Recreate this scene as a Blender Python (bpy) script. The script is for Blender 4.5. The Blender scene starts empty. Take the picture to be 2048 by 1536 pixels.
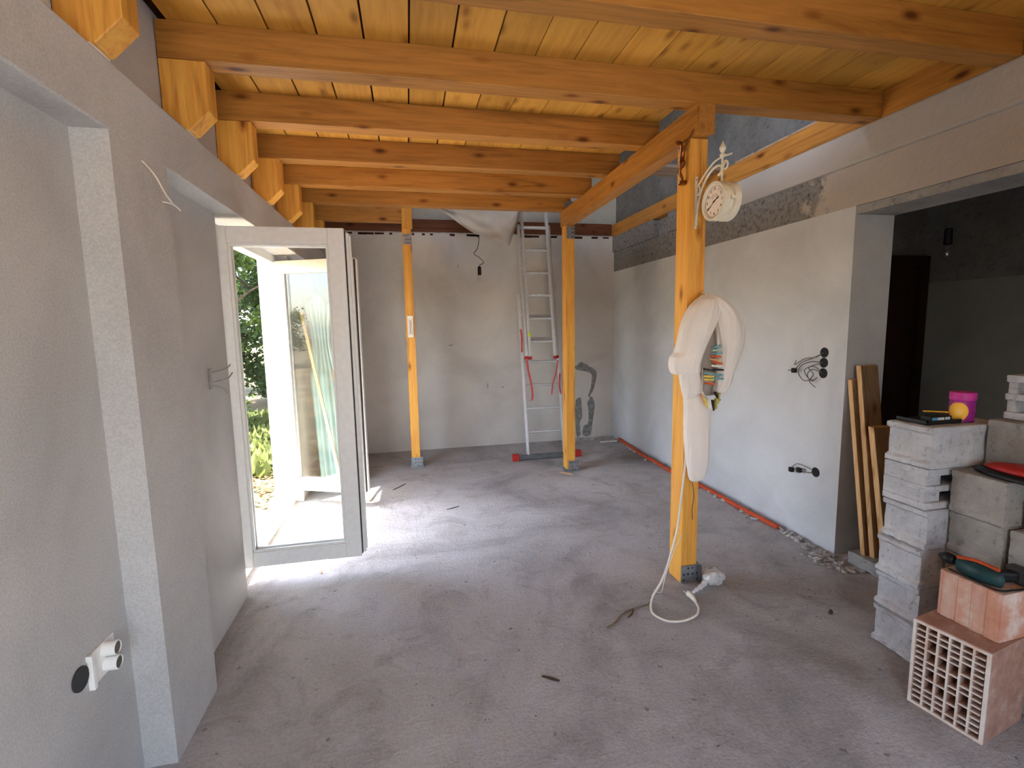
import bpy, bmesh, math, random
from mathutils import Vector, Matrix, noise
random.seed(7)
S = bpy.context.scene
C = S.collection

# ---------------------------------------------------------------- camera
PITCH, ROLL, YAW, FPX = math.radians(6.8069), math.radians(-1.0601), math.radians(11.9135), 971.89
fw = Vector((math.sin(YAW)*math.cos(PITCH), math.cos(YAW)*math.cos(PITCH), -math.sin(PITCH)))
rt = Vector((math.cos(YAW), -math.sin(YAW), 0)); up = rt.cross(fw)
R_ = math.cos(ROLL)*rt + math.sin(ROLL)*up; U_ = -math.sin(ROLL)*rt + math.cos(ROLL)*up
cam = bpy.data.cameras.new('camera'); camo = bpy.data.objects.new('camera', cam); C.objects.link(camo)
cam.sensor_width = 36; cam.lens = FPX/2048*36; cam.clip_start = .02; cam.clip_end = 300
M = Matrix((R_, U_, -fw)).transposed().to_4x4(); M.translation = (0, 0, 1.5); camo.matrix_world = M
S.camera = camo
# ---------------------------------------------------------------- sky, sun, exposure
SUN = Vector((.415, .21, -1)).normalized()
w = bpy.data.worlds.new('sky'); S.world = w; w.use_nodes = True
nt = w.node_tree; bg = nt.nodes['Background']
sk = nt.nodes.new('ShaderNodeTexSky'); sk.sky_type = 'NISHITA'; sk.sun_disc = False
sk.sun_elevation = math.asin(-SUN.z); sk.sun_rotation = math.atan2(-SUN.x, -SUN.y)
sk.air_density = 1.0; sk.dust_density = 2.0; sk.ozone_density = 1.0
hs = nt.nodes.new('ShaderNodeHueSaturation'); hs.inputs['Saturation'].default_value = .85
nt.links.new(sk.outputs[0], hs.inputs['Color']); nt.links.new(hs.outputs[0], bg.inputs[0]); bg.inputs[1].default_value = .30
sl = bpy.data.lights.new('sun', 'SUN'); sl.energy = 13; sl.angle = math.radians(.6); sl.color = (1, .95, .87)
so = bpy.data.objects.new('sun', sl); C.objects.link(so); so.rotation_euler = SUN.to_track_quat('-Z', 'Y').to_euler()
S.view_settings.view_transform = 'Standard'; S.view_settings.look = 'None'
S.view_settings.gamma = 1; S.view_settings.use_curve_mapping = False
S.view_settings.exposure = 2.92
S.cycles.caustics_reflective = False; S.cycles.caustics_refractive = False
S.cycles.max_bounces = 10; S.cycles.diffuse_bounces = 6; S.cycles.transparent_max_bounces = 16
S.cycles.sample_clamp_indirect = 6

# ---------------------------------------------------------------- materials
def lin(c):
    return tuple(((x/255)/12.92 if x/255 <= .04045 else ((x/255+.055)/1.055)**2.4) for x in c)+(1,)
MATS = {}
class NT:
    def __init__(s, name):
        m = bpy.data.materials.new(name); m.use_nodes = True; s.m = m; s.t = m.node_tree
        s.b = s.t.nodes['Principled BSDF']; MATS[name] = m
        s.b.inputs['Specular IOR Level'].default_value = .25
    def n(s, typ, **kw):
        d = s.t.nodes.new(typ)
        for k, v in kw.items(): setattr(d, k, v)
        return d
    def l(s, a, b): s.t.links.new(a, b)
    def coord(s, scale=(1, 1, 1), rnd=False, out='Object'):
        tc = s.n('ShaderNodeTexCoord'); mp = s.n('ShaderNodeMapping'); mp.inputs['Scale'].default_value = scale
        s.l(tc.outputs[out], mp.inputs['Vector'])
        if rnd:
            oi = s.n('ShaderNodeObjectInfo'); mu = s.n('ShaderNodeMath', operation='MULTIPLY'); mu.inputs[1].default_value = 37
            s.l(oi.outputs['Random'], mu.inputs[0]); s.l(mu.outputs[0], mp.inputs['Location'])
        return mp.outputs[0]
    def noise(s, v, sc, det=4, rough=.55, dist=0):
        d = s.n('ShaderNodeTexNoise'); d.inputs['Scale'].default_value = sc; d.inputs['Detail'].default_value = det
        d.inputs['Roughness'].default_value = rough; d.inputs['Distortion'].default_value = dist
        s.l(v, d.inputs['Vector']); return d.outputs['Fac']
    def ramp(s, f, stops):
        d = s.n('ShaderNodeValToRGB'); e = d.color_ramp.elements
        while len(e) < len(stops): e.new(.5)
        for i, (p, c) in enumerate(stops): e[i].position = p; e[i].color = c if len(c) == 4 else tuple(c)+(1,)
        s.l(f, d.inputs[0]); return d.outputs[0]
    def mix(s, f, a, b, mode='MIX'):
        d = s.n('ShaderNodeMix', data_type='RGBA', blend_type=mode)
        if hasattr(f, 'is_linked'): s.l(f, d.inputs[0])
        else: d.inputs[0].default_value = f
        for x, i in ((a, 6), (b, 7)):
            if hasattr(x, 'is_linked'): s.l(x, d.inputs[i])
            else: d.inputs[i].default_value = x
        return d.outputs[2]
    def math(s, op, a, b=0., cl=False):
        d = s.n('ShaderNodeMath', operation=op); d.use_clamp = cl
        for x, i in ((a, 0), (b, 1)):
            if hasattr(x, 'is_linked'): s.l(x, d.inputs[i])
            else: d.inputs[i].default_value = x
        return d.outputs[0]
    def bump(s, h, st=.3, dist=.01):
        d = s.n('ShaderNodeBump'); d.inputs['Strength'].default_value = st; d.inputs['Distance'].default_value = dist
        s.l(h, d.inputs['Height']); s.l(d.outputs[0], s.b.inputs['Normal'])
    def col(s, c):
        if hasattr(c, 'is_linked'): s.l(c, s.b.inputs['Base Color'])
        else: s.b.inputs['Base Color'].default_value = c
    def rough(s, r): s.b.inputs['Roughness'].default_value = r
def plain(name, c, r=.6, metal=0, nz=.12, sc=30, bump=0, tr=0):
    a = NT(name); v = a.coord(rnd=True); f = a.noise(v, sc)
    c = lin(c); d = tuple(x*(1-nz*2) for x in c[:3]); e = tuple(min(1, x*(1+nz)) for x in c[:3])
    a.col(a.ramp(f, [(.3, d), (.7, e)])); a.rough(r); a.b.inputs['Metallic'].default_value = metal
    if bump: a.bump(f, bump, .004)
    if tr:
        t = a.n('ShaderNodeBsdfTranslucent'); t.inputs[0].default_value = c; mx = a.n('ShaderNodeMixShader'); mx.inputs[0].default_value = tr
        a.l(a.b.outputs[0], mx.inputs[1]); a.l(t.outputs[0], mx.inputs[2]); a.l(mx.outputs[0], a.t.nodes['Material Output'].inputs[0])
    return a.m
def plaster(name, c, dirt=(110, 105, 100), amt=.5, grain=.25):
    a = NT(name); v = a.coord(out='Object')
    big = a.noise(v, 1.1, 5, .6, .6); mid = a.noise(v, 6, 6, .65); fine = a.noise(v, 160, 2)
    c1 = a.ramp(big, [(.32, tuple(x*.80 for x in lin(c)[:3])), (.55, lin(c)), (.75, tuple(min(1, x*1.12) for x in lin(c)[:3]))])
    sp = a.ramp(a.noise(v, 9, 8, .75, 1.2), [(.66, (0, 0, 0)), (.76, (1, 1, 1))])
    c2 = a.mix(a.math('MULTIPLY', sp, amt), c1, lin(dirt))
    c3 = a.mix(grain, c2, a.ramp(fine, [(.3, (.3, .3, .3)), (.7, (.75, .75, .75))]), 'OVERLAY')
    a.col(c3); a.rough(.9); a.bump(a.math('ADD', a.math('MULTIPLY', mid, .5), a.math('MULTIPLY', fine, .35)), .35, .006)
    return a.m
def concrete(name, c, pit=.6, sc=28):
    a = NT(name); v = a.coord()
    f = a.noise(v, 3, 6, .7); g = a.noise(v, sc, 5, .7); h = a.noise(v, sc*5, 3)
    c1 = a.ramp(f, [(.3, tuple(x*.7 for x in lin(c)[:3])), (.7, tuple(min(1, x*1.2) for x in lin(c)[:3]))])
    p = a.ramp(g, [(.32, (.35, .35, .35)), (.45, (1, 1, 1)), (.62, (1, 1, 1)), (.72, (1.25, 1.25, 1.25))])
    a.col(a.mix(pit, c1, p, 'MULTIPLY')); a.rough(.95)
    a.bump(a.math('ADD', g, a.math('MULTIPLY', h, .4)), .7, .008)
    return a.m
def wood(name, c, axis, dark=.55, knot=1.0, r=.5, grainy=1.0, gs=11.):
    a = NT(name); L = [gs]*3; L['xyz'.index(axis)] = .7
    v = a.coord(tuple(L), True); K = [8.5]*3; K['xyz'.index(axis)] = 3.6
    kv = a.coord(tuple(K), True)
    vo = a.n('ShaderNodeTexVoronoi', feature='F1'); vo.inputs['Scale'].default_value = 1; a.l(kv, vo.inputs['Vector'])
    kd = vo.outputs['Distance']
    g = a.noise(v, 1.0, 6, .62, 1.6); g2 = a.noise(v, 5, 3, .6, .5)
    cc = lin(c)[:3]; dk = (cc[0]*dark*1.05, cc[1]*dark*.9, cc[2]*dark*.7); lt = tuple(min(1, x*1.14) for x in cc)
    base = a.ramp(g, [(.28, dk), (.45, cc), (.7, lt)])
    base = a.mix(.22*grainy, base, a.ramp(g2, [(.35, (.25, .2, .15)), (.6, (.8, .8, .8))]), 'OVERLAY')
    ring = a.ramp(kd, [(.05, (.13, .06, .03)), (.10, (.34, .2, .1)), (.13, (.62, .5, .36)), (.24, (1, 1, 1))])
    oi = a.n('ShaderNodeObjectInfo'); hv = a.n('ShaderNodeHueSaturation')
    vr = a.n('ShaderNodeMapRange'); vr.inputs[3].default_value = .84; vr.inputs[4].default_value = 1.12
    a.l(oi.outputs['Random'], vr.inputs[0]); a.l(vr.outputs[0], hv.inputs['Value'])
    a.l(a.mix(knot*.9, base, ring, 'MULTIPLY'), hv.inputs['Color'])
    a.col(hv.outputs[0]); a.rough(r); a.b.inputs['Specular IOR Level'].default_value = .35
    a.bump(g2, .12, .003)
    return a.m

WOODC = (166, 113, 50)
wood('beam_x', WOODC, 'x'); wood('beam_y', WOODC, 'y'); wood('post_z', (218, 156, 68), 'z')
wood('board_y', (198, 145, 62), 'y', dark=.74, grainy=.7, gs=7., knot=.7); wood('plank_z', (200, 160, 112), 'z'); wood('plank_face', (140, 112, 84), 'z', knot=.8)
wood('brown_beam', (92, 52, 32), 'x', r=.7); wood('grey_plank', (150, 132, 118), 'x', r=.8); wood('pole_z', (214, 176, 122), 'z', knot=.6); wood('orange_pole', (205, 140, 80), 'z', knot=.6)
plaster('plaster_left', (184, 182, 180), amt=.18)
plaster('plaster_right', (196, 198, 201), amt=.35, dirt=(150, 145, 140))
plaster('plaster_back', (200, 195, 190), amt=.4, dirt=(120, 118, 118))
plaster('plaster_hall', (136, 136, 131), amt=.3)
plaster('plaster_upper', (186, 184, 178), amt=.3)
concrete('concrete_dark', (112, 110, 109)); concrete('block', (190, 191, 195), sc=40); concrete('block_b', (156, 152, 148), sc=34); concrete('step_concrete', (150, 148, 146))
plaster('exterior', (205, 200, 192), amt=.3)
# right-hand ring beam: bare concrete far away, old plaster nearer the doorway
def band(name, y0, pl):
    a = NT(name); tc = a.n('ShaderNodeTexCoord'); v = tc.outputs['Object']
    sx = a.n('ShaderNodeSeparateXYZ'); a.l(v, sx.inputs[0])
    n1 = a.noise(v, 7, 6, .7); g = a.noise(v, 30, 5, .7); big = a.noise(v, 1.6, 5, .6)
    e = a.math('ADD', a.math('SUBTRACT', sx.outputs[1], y0), a.math('MULTIPLY', a.math('SUBTRACT', n1, .5), 1.1))
    f = a.math('MULTIPLY', a.math('ADD', e, .03), 14, True)
    cp = a.ramp(big, [(.3, tuple(x*.85 for x in lin(pl)[:3])), (.7, lin(pl))])
    cc = a.ramp(g, [(.3, lin((70, 68, 68))), (.48, lin((124, 122, 121))), (.68, lin((138, 136, 135))), (.78, lin((190, 188, 184)))])
    a.col(a.mix(f, cp, cc)); a.rough(.95); a.bump(a.math('ADD', g, n1), .6, .008)
band('band_low', 2.78, (180, 170, 161)); band('band_high', 3.75, (178, 172, 165))
# floor screed
a = NT('screed'); v = a.coord()
big = a.noise(v, .75, 6, .62, .8); mid = a.noise(v, 3.2, 7, .68, .9); fine = a.noise(v, 70, 4, .7); sw = a.noise(a.coord((2.2, 7, 1)), 2.2, 8, .72, 2.0)
c1 = a.ramp(big, [(.30, lin((132, 128, 126))), (.48, lin((178, 175, 174))), (.68, lin((200, 198, 198)))])
c2 = a.mix(a.math('MULTIPLY', a.ramp(mid, [(.5, (0, 0, 0)), (.68, (1, 1, 1))]), .5), c1, lin((130, 124, 119)))
c3 = a.mix(a.math('MULTIPLY', a.ramp(sw, [(.6, (0, 0, 0)), (.7, (1, 1, 1))]), .35), c2, lin((196, 191, 190)))
c4 = a.mix(.35, c3, a.ramp(fine, [(.3, (.28, .28, .28)), (.7, (.72, .72, .72))]), 'OVERLAY')
c5 = a.mix(a.math('MULTIPLY', a.ramp(a.noise(v, 24, 2, .5), [(.70, (0, 0, 0)), (.74, (1, 1, 1))]), .55), c4, lin((70, 64, 62)))
a.col(c5); a.rough(.82); a.bump(a.math('ADD', a.math('MULTIPLY', mid, 1.0), a.math('ADD', a.math('MULTIPLY', sw, .9), a.math('MULTIPLY', fine, .7))), .8, .016)
# clay
a = NT('clay'); v = a.coord(rnd=True); f = a.noise(v, 9, 6, .7); g = a.noise(v, 60, 3)
st = a.noise(a.coord((1, 14, 1), True), 1.2, 3)
c1 = a.ramp(f, [(.3, lin((176, 112, 88))), (.52, lin((190, 140, 118))), (.7, lin((205, 190, 178)))])
a.col(a.mix(a.math('MULTIPLY', a.ramp(st, [(.45, (0, 0, 0)), (.7, (1, 1, 1))]), .5), c1, lin((192, 182, 172)))); a.rough(.9); a.bump(g, .4, .004)
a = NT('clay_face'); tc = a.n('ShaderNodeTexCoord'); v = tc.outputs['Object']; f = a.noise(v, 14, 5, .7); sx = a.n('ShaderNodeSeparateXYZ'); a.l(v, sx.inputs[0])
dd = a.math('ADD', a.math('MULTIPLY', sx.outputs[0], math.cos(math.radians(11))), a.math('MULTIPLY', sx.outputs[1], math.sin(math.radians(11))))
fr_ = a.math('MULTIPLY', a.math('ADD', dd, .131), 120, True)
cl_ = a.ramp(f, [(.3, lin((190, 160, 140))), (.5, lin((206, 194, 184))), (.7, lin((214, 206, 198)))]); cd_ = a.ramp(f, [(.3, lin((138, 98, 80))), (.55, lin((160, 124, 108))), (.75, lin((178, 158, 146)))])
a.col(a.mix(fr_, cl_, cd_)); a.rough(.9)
plain('pvc', (232, 230, 226), .35, nz=.03); plain('seal', (60, 58, 56), .7); plain('zinc', (165, 170, 175), .35, .85, .1); plain('alu', (215, 218, 222), .4, .45, .06)
plain('alu_dark', (120, 124, 128), .45, .7); plain('red_plastic', (176, 48, 40), .45); plain('red_strap', (196, 84, 84), .7); plain('lime', (205, 230, 60), .5)
plain('black', (22, 22, 24), .5); plain('dark_grey', (56, 56, 58), .6); plain('white_plastic', (236, 235, 230), .35, nz=.03); plain('socket_shade', (150, 148, 145), .5)
plain('conduit', (196, 78, 46), .5); plain('cream', (226, 220, 200), .4, nz=.05); plain('dial', (240, 226, 212), .5, nz=.03); plain('ink', (40, 34, 32), .6)
plain('bronze', (150, 92, 52), .32, .9, .25, 80); plain('bead', (225, 190, 160), .3, .3); plain('pink', (196, 60, 150), .4); plain('purple', (120, 30, 110), .4); plain('yellow', (236, 182, 56), .45)
plain('label_blue', (70, 150, 190), .4); plain('label_white', (215, 220, 226), .4); plain('red_dark', (160, 36, 34), .5); plain('teal_tool', (28, 58, 62), .45); plain('orange_tool', (176, 72, 34), .5)
plain('peg_blue', (112, 158, 168), .45); plain('peg_mint', (176, 212, 196), .45); plain('peg_yellow', (230, 205, 90), .5); plain('peg_orange', (206, 84, 40), .5); plain('peg_wood', (214, 164, 110), .6); plain('peg_white', (232, 228, 216), .5); plain('peg_black', (44, 38, 40), .5); plain('peg_olive', (190, 180, 96), .5)
plain('net_cloth', (252, 246, 240), .85, nz=.02, sc=8, bump=.2, tr=.25); plain('net_inner', (200, 190, 180), .9, nz=.05, tr=.3); plain('poly_bag', (232, 232, 232), .25, nz=.04, tr=.3)
plain('poly_sheet', (214, 208, 200), .3, nz=.1, sc=5, bump=.3, tr=.4); plain('cable', (226, 220, 206), .5, nz=.04); plain('twine', (120, 104, 88), .8); plain('wire_grey', (96, 92, 88), .6); plain('mortar', (178, 174, 170), .95, nz=.25, sc=60, bump=.6); plain('wet_mortar', (136, 135, 134), .9, nz=.2, sc=25, bump=.5)
plain('teal_cloth', (176, 214, 212), .9, nz=.06, sc=6, tr=.2); plain('foam', (170, 176, 172), .8); plain('door_brown', (46, 26, 18), .45, nz=.2, sc=8); plain('dark_brown', (58, 32, 24), .9); plain('thermo', (238, 232, 220), .4, nz=.02)
plain('leaf_a', (86, 108, 44), .6, nz=.35, sc=3, tr=.35); plain('leaf_b', (58, 80, 36), .6, nz=.35, sc=3, tr=.3); plain('leaf_c', (96, 112, 54), .6, nz=.3, sc=3, tr=.35); plain('bark', (84, 70, 56), .9, nz=.3, sc=20, bump=.6)
plain('litter', (104, 78, 46), .9, nz=.3, sc=9, tr=.2); plain('grass', (84, 92, 44), .8, nz=.3, sc=4, tr=.3); plain('petal', (228, 70, 130), .6)
a = NT('ground_dirt'); v = a.coord(); a.col(a.ramp(a.noise(v, .9, 7, .7), [(.35, lin((58, 60, 36))), (.5, lin((88, 76, 52))), (.68, lin((108, 92, 66)))])); a.rough(.95); a.bump(a.noise(v, 20), .6, .03)
a = NT('hill'); v = a.coord(); a.col(a.ramp(a.noise(v, .2, 6), [(.35, lin((58, 84, 46))), (.65, lin((92, 112, 66)))])); a.rough(.95)
def glassmat(name, base, edge, tint=(1, 1, 1, 1), rough=0):
    m = bpy.data.materials.new(name); m.use_nodes = True; t = m.node_tree; t.nodes.clear(); MATS[name] = m
    o = t.nodes.new('ShaderNodeOutputMaterial'); mx = t.nodes.new('ShaderNodeMixShader'); tr = t.nodes.new('ShaderNodeBsdfTransparent'); gl = t.nodes.new('ShaderNodeBsdfGlossy')
    tr.inputs[0].default_value = tint; gl.inputs['Roughness'].default_value = rough
    lw = t.nodes.new('ShaderNodeLayerWeight'); lw.inputs[0].default_value = .5
    po = t.nodes.new('ShaderNodeMath'); po.operation = 'POWER'; po.inputs[1].default_value = 3
    mr = t.nodes.new('ShaderNodeMapRange'); mr.inputs[3].default_value = base; mr.inputs[4].default_value = edge
    t.links.new(lw.outputs['Facing'], po.inputs[0]); t.links.new(po.outputs[0], mr.inputs[0]); t.links.new(mr.outputs[0], mx.inputs[0])
    t.links.new(tr.outputs[0], mx.inputs[1]); t.links.new(gl.outputs[0], mx.inputs[2]); t.links.new(mx.outputs[0], o.inputs[0])
glassmat('glass', .05, .8, (.985, .995, .99, 1)); glassmat('bulb_glass', .12, .8)

# ---------------------------------------------------------------- mesh helpers (all shapes in world coordinates)
def BM(): return bmesh.new()
def box(bm, x0, x1, y0, y1, z0, z1, bev=0):
    vs = [bm.verts.new(p) for p in ((x0, y0, z0), (x1, y0, z0), (x1, y1, z0), (x0, y1, z0), (x0, y0, z1), (x1, y0, z1), (x1, y1, z1), (x0, y1, z1))]
    fs = [bm.faces.new([vs[i] for i in f]) for f in ((3, 2, 1, 0), (4, 5, 6, 7), (0, 1, 5, 4), (1, 2, 6, 5), (2, 3, 7, 6), (3, 0, 4, 7))]
    if bev: bmesh.ops.bevel(bm, geom=list({e for f in fs for e in f.edges}), offset=bev, segments=2, affect='EDGES', profile=.6)
    return bm
def B(*a_, bev=0): return box(BM(), *a_, bev=bev)
def bar(bm, p, q, w_, h_, upv=(0, 0, 1), bev=0):
    p, q = Vector(p), Vector(q); d = (q-p); L = d.length; d.normalize()
    s = d.cross(Vector(upv)).normalized(); u = s.cross(d)
    b2 = B(-w_/2, w_/2, 0, L, -h_/2, h_/2, bev=bev)
    m = Matrix((s, d, u)).transposed().to_4x4(); m.translation = p; b2.transform(m)
    me = bpy.data.meshes.new('t'); b2.to_mesh(me); b2.free(); bm.from_mesh(me); bpy.data.meshes.remove(me); return bm
def prism(bm, pts, axis, a0, a1):
    """extrude a 2D polygon along an axis; pts are the two other coordinates in xyz order"""
    def mk(p, t):
        return {'x': (t, p[0], p[1]), 'y': (p[0], t, p[1]), 'z': (p[0], p[1], t)}[axis]
    A = [bm.verts.new(mk(p, a0)) for p in pts]; Bv = [bm.verts.new(mk(p, a1)) for p in pts]; n = len(pts)
    bm.faces.new(A); bm.faces.new(Bv[::-1])
    for i in range(n): bm.faces.new((A[i], Bv[i], Bv[(i+1) % n], A[(i+1) % n]))
    bmesh.ops.recalc_face_normals(bm, faces=bm.faces[:]); return bm
def smooth_path(P, k=6):
    P = [Vector(p) for p in P]; out = []
    for i in range(len(P)-1):
        p0, p1, p2, p3 = P[max(i-1, 0)], P[i], P[i+1], P[min(i+2, len(P)-1)]
        for j in range(k):
            t = j/k; out.append(.5*((2*p1)+(p2-p0)*t+(2*p0-5*p1+4*p2-p3)*t*t+(3*p1-p0-3*p2+p3)*t**3))
    out.append(P[-1]); return out
def tube(bm, P, r, n=8, k=6, rfun=None):
    P = smooth_path(P, k) if k > 1 else [Vector(p) for p in P]
    rings = []; prev = None
    for i, p in enumerate(P):
        d = (P[min(i+1, len(P)-1)]-P[max(i-1, 0)]).normalized()
        if prev is None: s = d.orthogonal().normalized()
        else:
            s = prev-d*prev.dot(d); s = s.normalized() if s.length > 1e-6 else d.orthogonal().normalized()
        prev = s; u = d.cross(s); rr = rfun(i/(len(P)-1), i) if rfun else r
        rings.append([bm.verts.new(p+rr*(math.cos(t*2*math.pi/n)*s+math.sin(t*2*math.pi/n)*u)) for t in range(n)])
    for a_, b_ in zip(rings, rings[1:]):
        for t in range(n): bm.faces.new((a_[t], a_[(t+1) % n], b_[(t+1) % n], b_[t]))
    bm.faces.new(rings[0][::-1]); bm.faces.new(rings[-1]); return bm
def lathe(bm, prof, c, axis='z', n=24):
    """prof: list of (radius, height along axis)"""
    ax = {'x': Vector((1, 0, 0)), 'y': Vector((0, 1, 0)), 'z': Vector((0, 0, 1))}[axis]; s = ax.orthogonal().normalized(); u = ax.cross(s); c = Vector(c)
    rings = [[bm.verts.new(c+ax*h+r*(math.cos(t*2*math.pi/n)*s+math.sin(t*2*math.pi/n)*u)) for t in range(n)] for r, h in prof]
    for a_, b_ in zip(rings, rings[1:]):
        for t in range(n): bm.faces.new((a_[t], a_[(t+1) % n], b_[(t+1) % n], b_[t]))
    bm.faces.new(rings[0][::-1]); bm.faces.new(rings[-1]); bmesh.ops.recalc_face_normals(bm, faces=bm.faces[:]); return bm
def loft(bm, rows, n=28, amp=0, seed=0, freq=6, sub=1, folds=0):
    """rows: (z, x left, x right, y centre, y half depth)"""
    rings = []
    if sub > 1:
        out = []
        for i in range(len(rows)-1):
            a0, a1, a2, a3 = rows[max(i-1, 0)], rows[i], rows[i+1], rows[min(i+2, len(rows)-1)]
            for j in range(sub):
                t = j/sub; out.append(tuple(.5*(2*p1+(p2-p0)*t+(2*p0-5*p1+4*p2-p3)*t*t+(3*p1-p0-3*p2+p3)*t**3) if k else p1+(p2-p1)*t for k, (p0, p1, p2, p3) in enumerate(zip(a0, a1, a2, a3))))
        rows = out+[rows[-1]]
    for z, xl, xr, yc, yd in rows:
        cx, hw = (xl+xr)/2, (xr-xl)/2; ring = []
        for t in range(n):
            an = t*2*math.pi/n; ca, sa = math.cos(an), math.sin(an)
            f = 1+amp*noise.noise(Vector((ca*1.6+seed, sa*1.6, z*freq)))+amp*.5*math.sin(an*7+seed+z*9)
            if folds: f += folds*(abs(noise.noise(Vector((ca*3.2+seed, sa*3.2, z*3.0))))*1.5-.25)+folds*.35*noise.noise(Vector((ca*9, sa*9+seed, z*11)))
            ring.append(bm.verts.new((cx+hw*ca*f, yc+yd*sa*f, z)))
        rings.append(ring)
    for a_, b_ in zip(rings, rings[1:]):
        for t in range(n): bm.faces.new((a_[t], a_[(t+1) % n], b_[(t+1) % n], b_[t]))
    bm.faces.new(rings[0][::-1]); bm.faces.new(rings[-1]); bmesh.ops.recalc_face_normals(bm, faces=bm.faces[:]); return bm
def merge(bm, other, mat4=None):
    if mat4: other.transform(mat4)
    me = bpy.data.meshes.new('t'); other.to_mesh(me); other.free(); bm.from_mesh(me); bpy.data.meshes.remove(me); return bm
WLOC = {}
def obj(name, bm, mat, parent=None, smooth=False, base=None, label=None, cat=None, group=None, kind=None):
    """links bm (world coordinates) as one mesh object whose origin is the base of its bounds"""
    xs = [v.co for v in bm.verts]
    if base is None:
        base = Vector(((min(p.x for p in xs)+max(p.x for p in xs))/2, (min(p.y for p in xs)+max(p.y for p in xs))/2, min(p.z for p in xs)))
    base = Vector(base)
    for v in bm.verts: v.co -= base
    me = bpy.data.meshes.new(name); bm.to_mesh(me); bm.free()
    for m in (mat if isinstance(mat, (list, tuple)) else [mat]): me.materials.append(MATS[m])
    if smooth:
        for p in me.polygons: p.use_smooth = True
        if smooth == 2: me.set_sharp_from_angle(angle=math.radians(40))
    o = bpy.data.objects.new(name, me); C.objects.link(o)
    if parent: o.parent = parent; o.location = base-WLOC[parent.name]
    else: o.location = base
    WLOC[o.name] = base
    for k, v in (('label', label), ('category', cat), ('group', group), ('kind', kind)):
        if v: o[k] = v
    return o
def thing(name, loc, label, cat, group=None, parent=None):
    o = bpy.data.objects.new(name, None); C.objects.link(o); o.empty_display_size = .05
    o.location = Vector(loc)-(WLOC[parent.name] if parent else Vector()); o.parent = parent; WLOC[o.name] = Vector(loc)
    if label: o['label'] = label
    if cat: o['category'] = cat
    if group: o['group'] = group
    return o
def struct(name, bm, mat, label=None, base=(0, 0, 0)): return obj(name, bm, mat, kind='structure', base=base, label=label)

# ---------------------------------------------------------------- calibrated room numbers
XL, XN, XO, XU = -.852, -.956, -1.19, -.945
XR, XRO, YB, YJ = 2.631, 2.915, 5.974, 2.493
ZL, ZN, ZB, ZT = 2.324, 2.109, 2.604, 2.749
YF = -1.7
BY = [1.7154, 2.3485, 2.9478, 3.5286, 4.1108, 4.6633]; BW = .102

# ================================================================ THE SETTING
fl = BM(); box(fl, XO, XRO, YF-.2, 6.3, -.2, 0); box(fl, XRO, 4.6, .25, 3.67, -.2, 0)
struct('floor', fl, 'screed', 'rough grey concrete screed floor with stains and trowel marks')
# left wall with two shallow recesses and the window opening
wl = BM()
box(wl, XO, XU, YF, 0.0, ZL, 4.7); box(wl, XO, XU, 0, 3.2, ZL, 3.2); box(wl, XO, XU, 0, 3.2, 4.3, 4.7); box(wl, XO, XU, 3.2, 6.3, ZL, 4.7)
box(wl, XO, XL, YF, 6.0, ZN, ZL, bev=.006)
box(wl, XO, XL, YF, .1, 0, ZN)
box(wl, XO, XN, .1, 1.753, 0, ZN)
box(wl, XO, XL, 1.753, 2.113, 0, ZN)
box(wl, XO, XN, 2.113, 2.871, 0, ZN)
box(wl, XO, XN, 4.43, 6.0, 0, ZN)
struct('wall_left', wl, 'plaster_left', 'grey plastered left wall with recesses and a ledge')
wb = BM()
box(wb, XO, 2.95, YB, 6.3, -.1, ZB, bev=0); struct('wall_back', wb, 'plaster_back', 'grey plastered back wall')
wu = BM(); box(wu, XO, 2.95, 6.09, 6.3, ZB, 4.7); struct('wall_back_upper', wu, 'plaster_upper', 'pale upper back wall above the brown beam')
wr = BM()
box(wr, XR, XRO, YJ, YB, 0, 2.17); box(wr, XR, XRO, .02, .3, 0, 2.17); box(wr, XR, XRO, YF, -1.5, 0, 2.17); box(wr, XR, XRO, -1.5, .02, 0, .25); box(wr, XR, XRO, -1.5, .02, 2.13, 2.17)
struct('wall_right', wr, 'plaster_right', 'pale grey plastered right wall beside the doorway')
t1 = BM(); box(t1, XR-.002, XRO, YF, YB, 2.17, 2.41); struct('trim_1', t1, 'band_low', 'lower ring beam of bare concrete and old plaster')
t2 = BM()
box(t2, XR-.028, XRO, YF, 4.62, 2.41, ZB, bev=.012); box(t2, XR-.028, XRO, 4.92, YB, 2.41, ZB, bev=.012); box(t2, XR+.05, XRO, 4.62, 4.92, 2.41, ZB)
struct('trim_2', t2, 'band_high', 'upper rough concrete ledge with a pocket')
t3 = BM(); box(t3, XR+.008, XRO, .3, YJ-.004, 2.122, 2.168); struct('trim_3', t3, 'step_concrete', 'pale lintel over the doorway')
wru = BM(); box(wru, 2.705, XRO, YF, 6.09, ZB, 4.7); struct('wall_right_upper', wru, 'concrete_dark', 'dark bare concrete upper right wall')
# dark hall behind the doorway
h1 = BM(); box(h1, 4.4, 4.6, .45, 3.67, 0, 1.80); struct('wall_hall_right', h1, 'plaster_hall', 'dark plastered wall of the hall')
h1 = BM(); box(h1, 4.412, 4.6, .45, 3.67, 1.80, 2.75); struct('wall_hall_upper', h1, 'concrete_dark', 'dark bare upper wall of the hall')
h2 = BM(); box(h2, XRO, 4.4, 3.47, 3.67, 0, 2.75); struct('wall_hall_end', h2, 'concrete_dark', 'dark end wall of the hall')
h3 = BM(); box(h3, XRO, 4.6, .25, 3.67, 2.75, 2.95); box(h3, XRO, 4.6, .25, .45, 0, 2.75); struct('ceiling_hall', h3, 'concrete_dark', 'dark ceiling of the hall')
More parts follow.
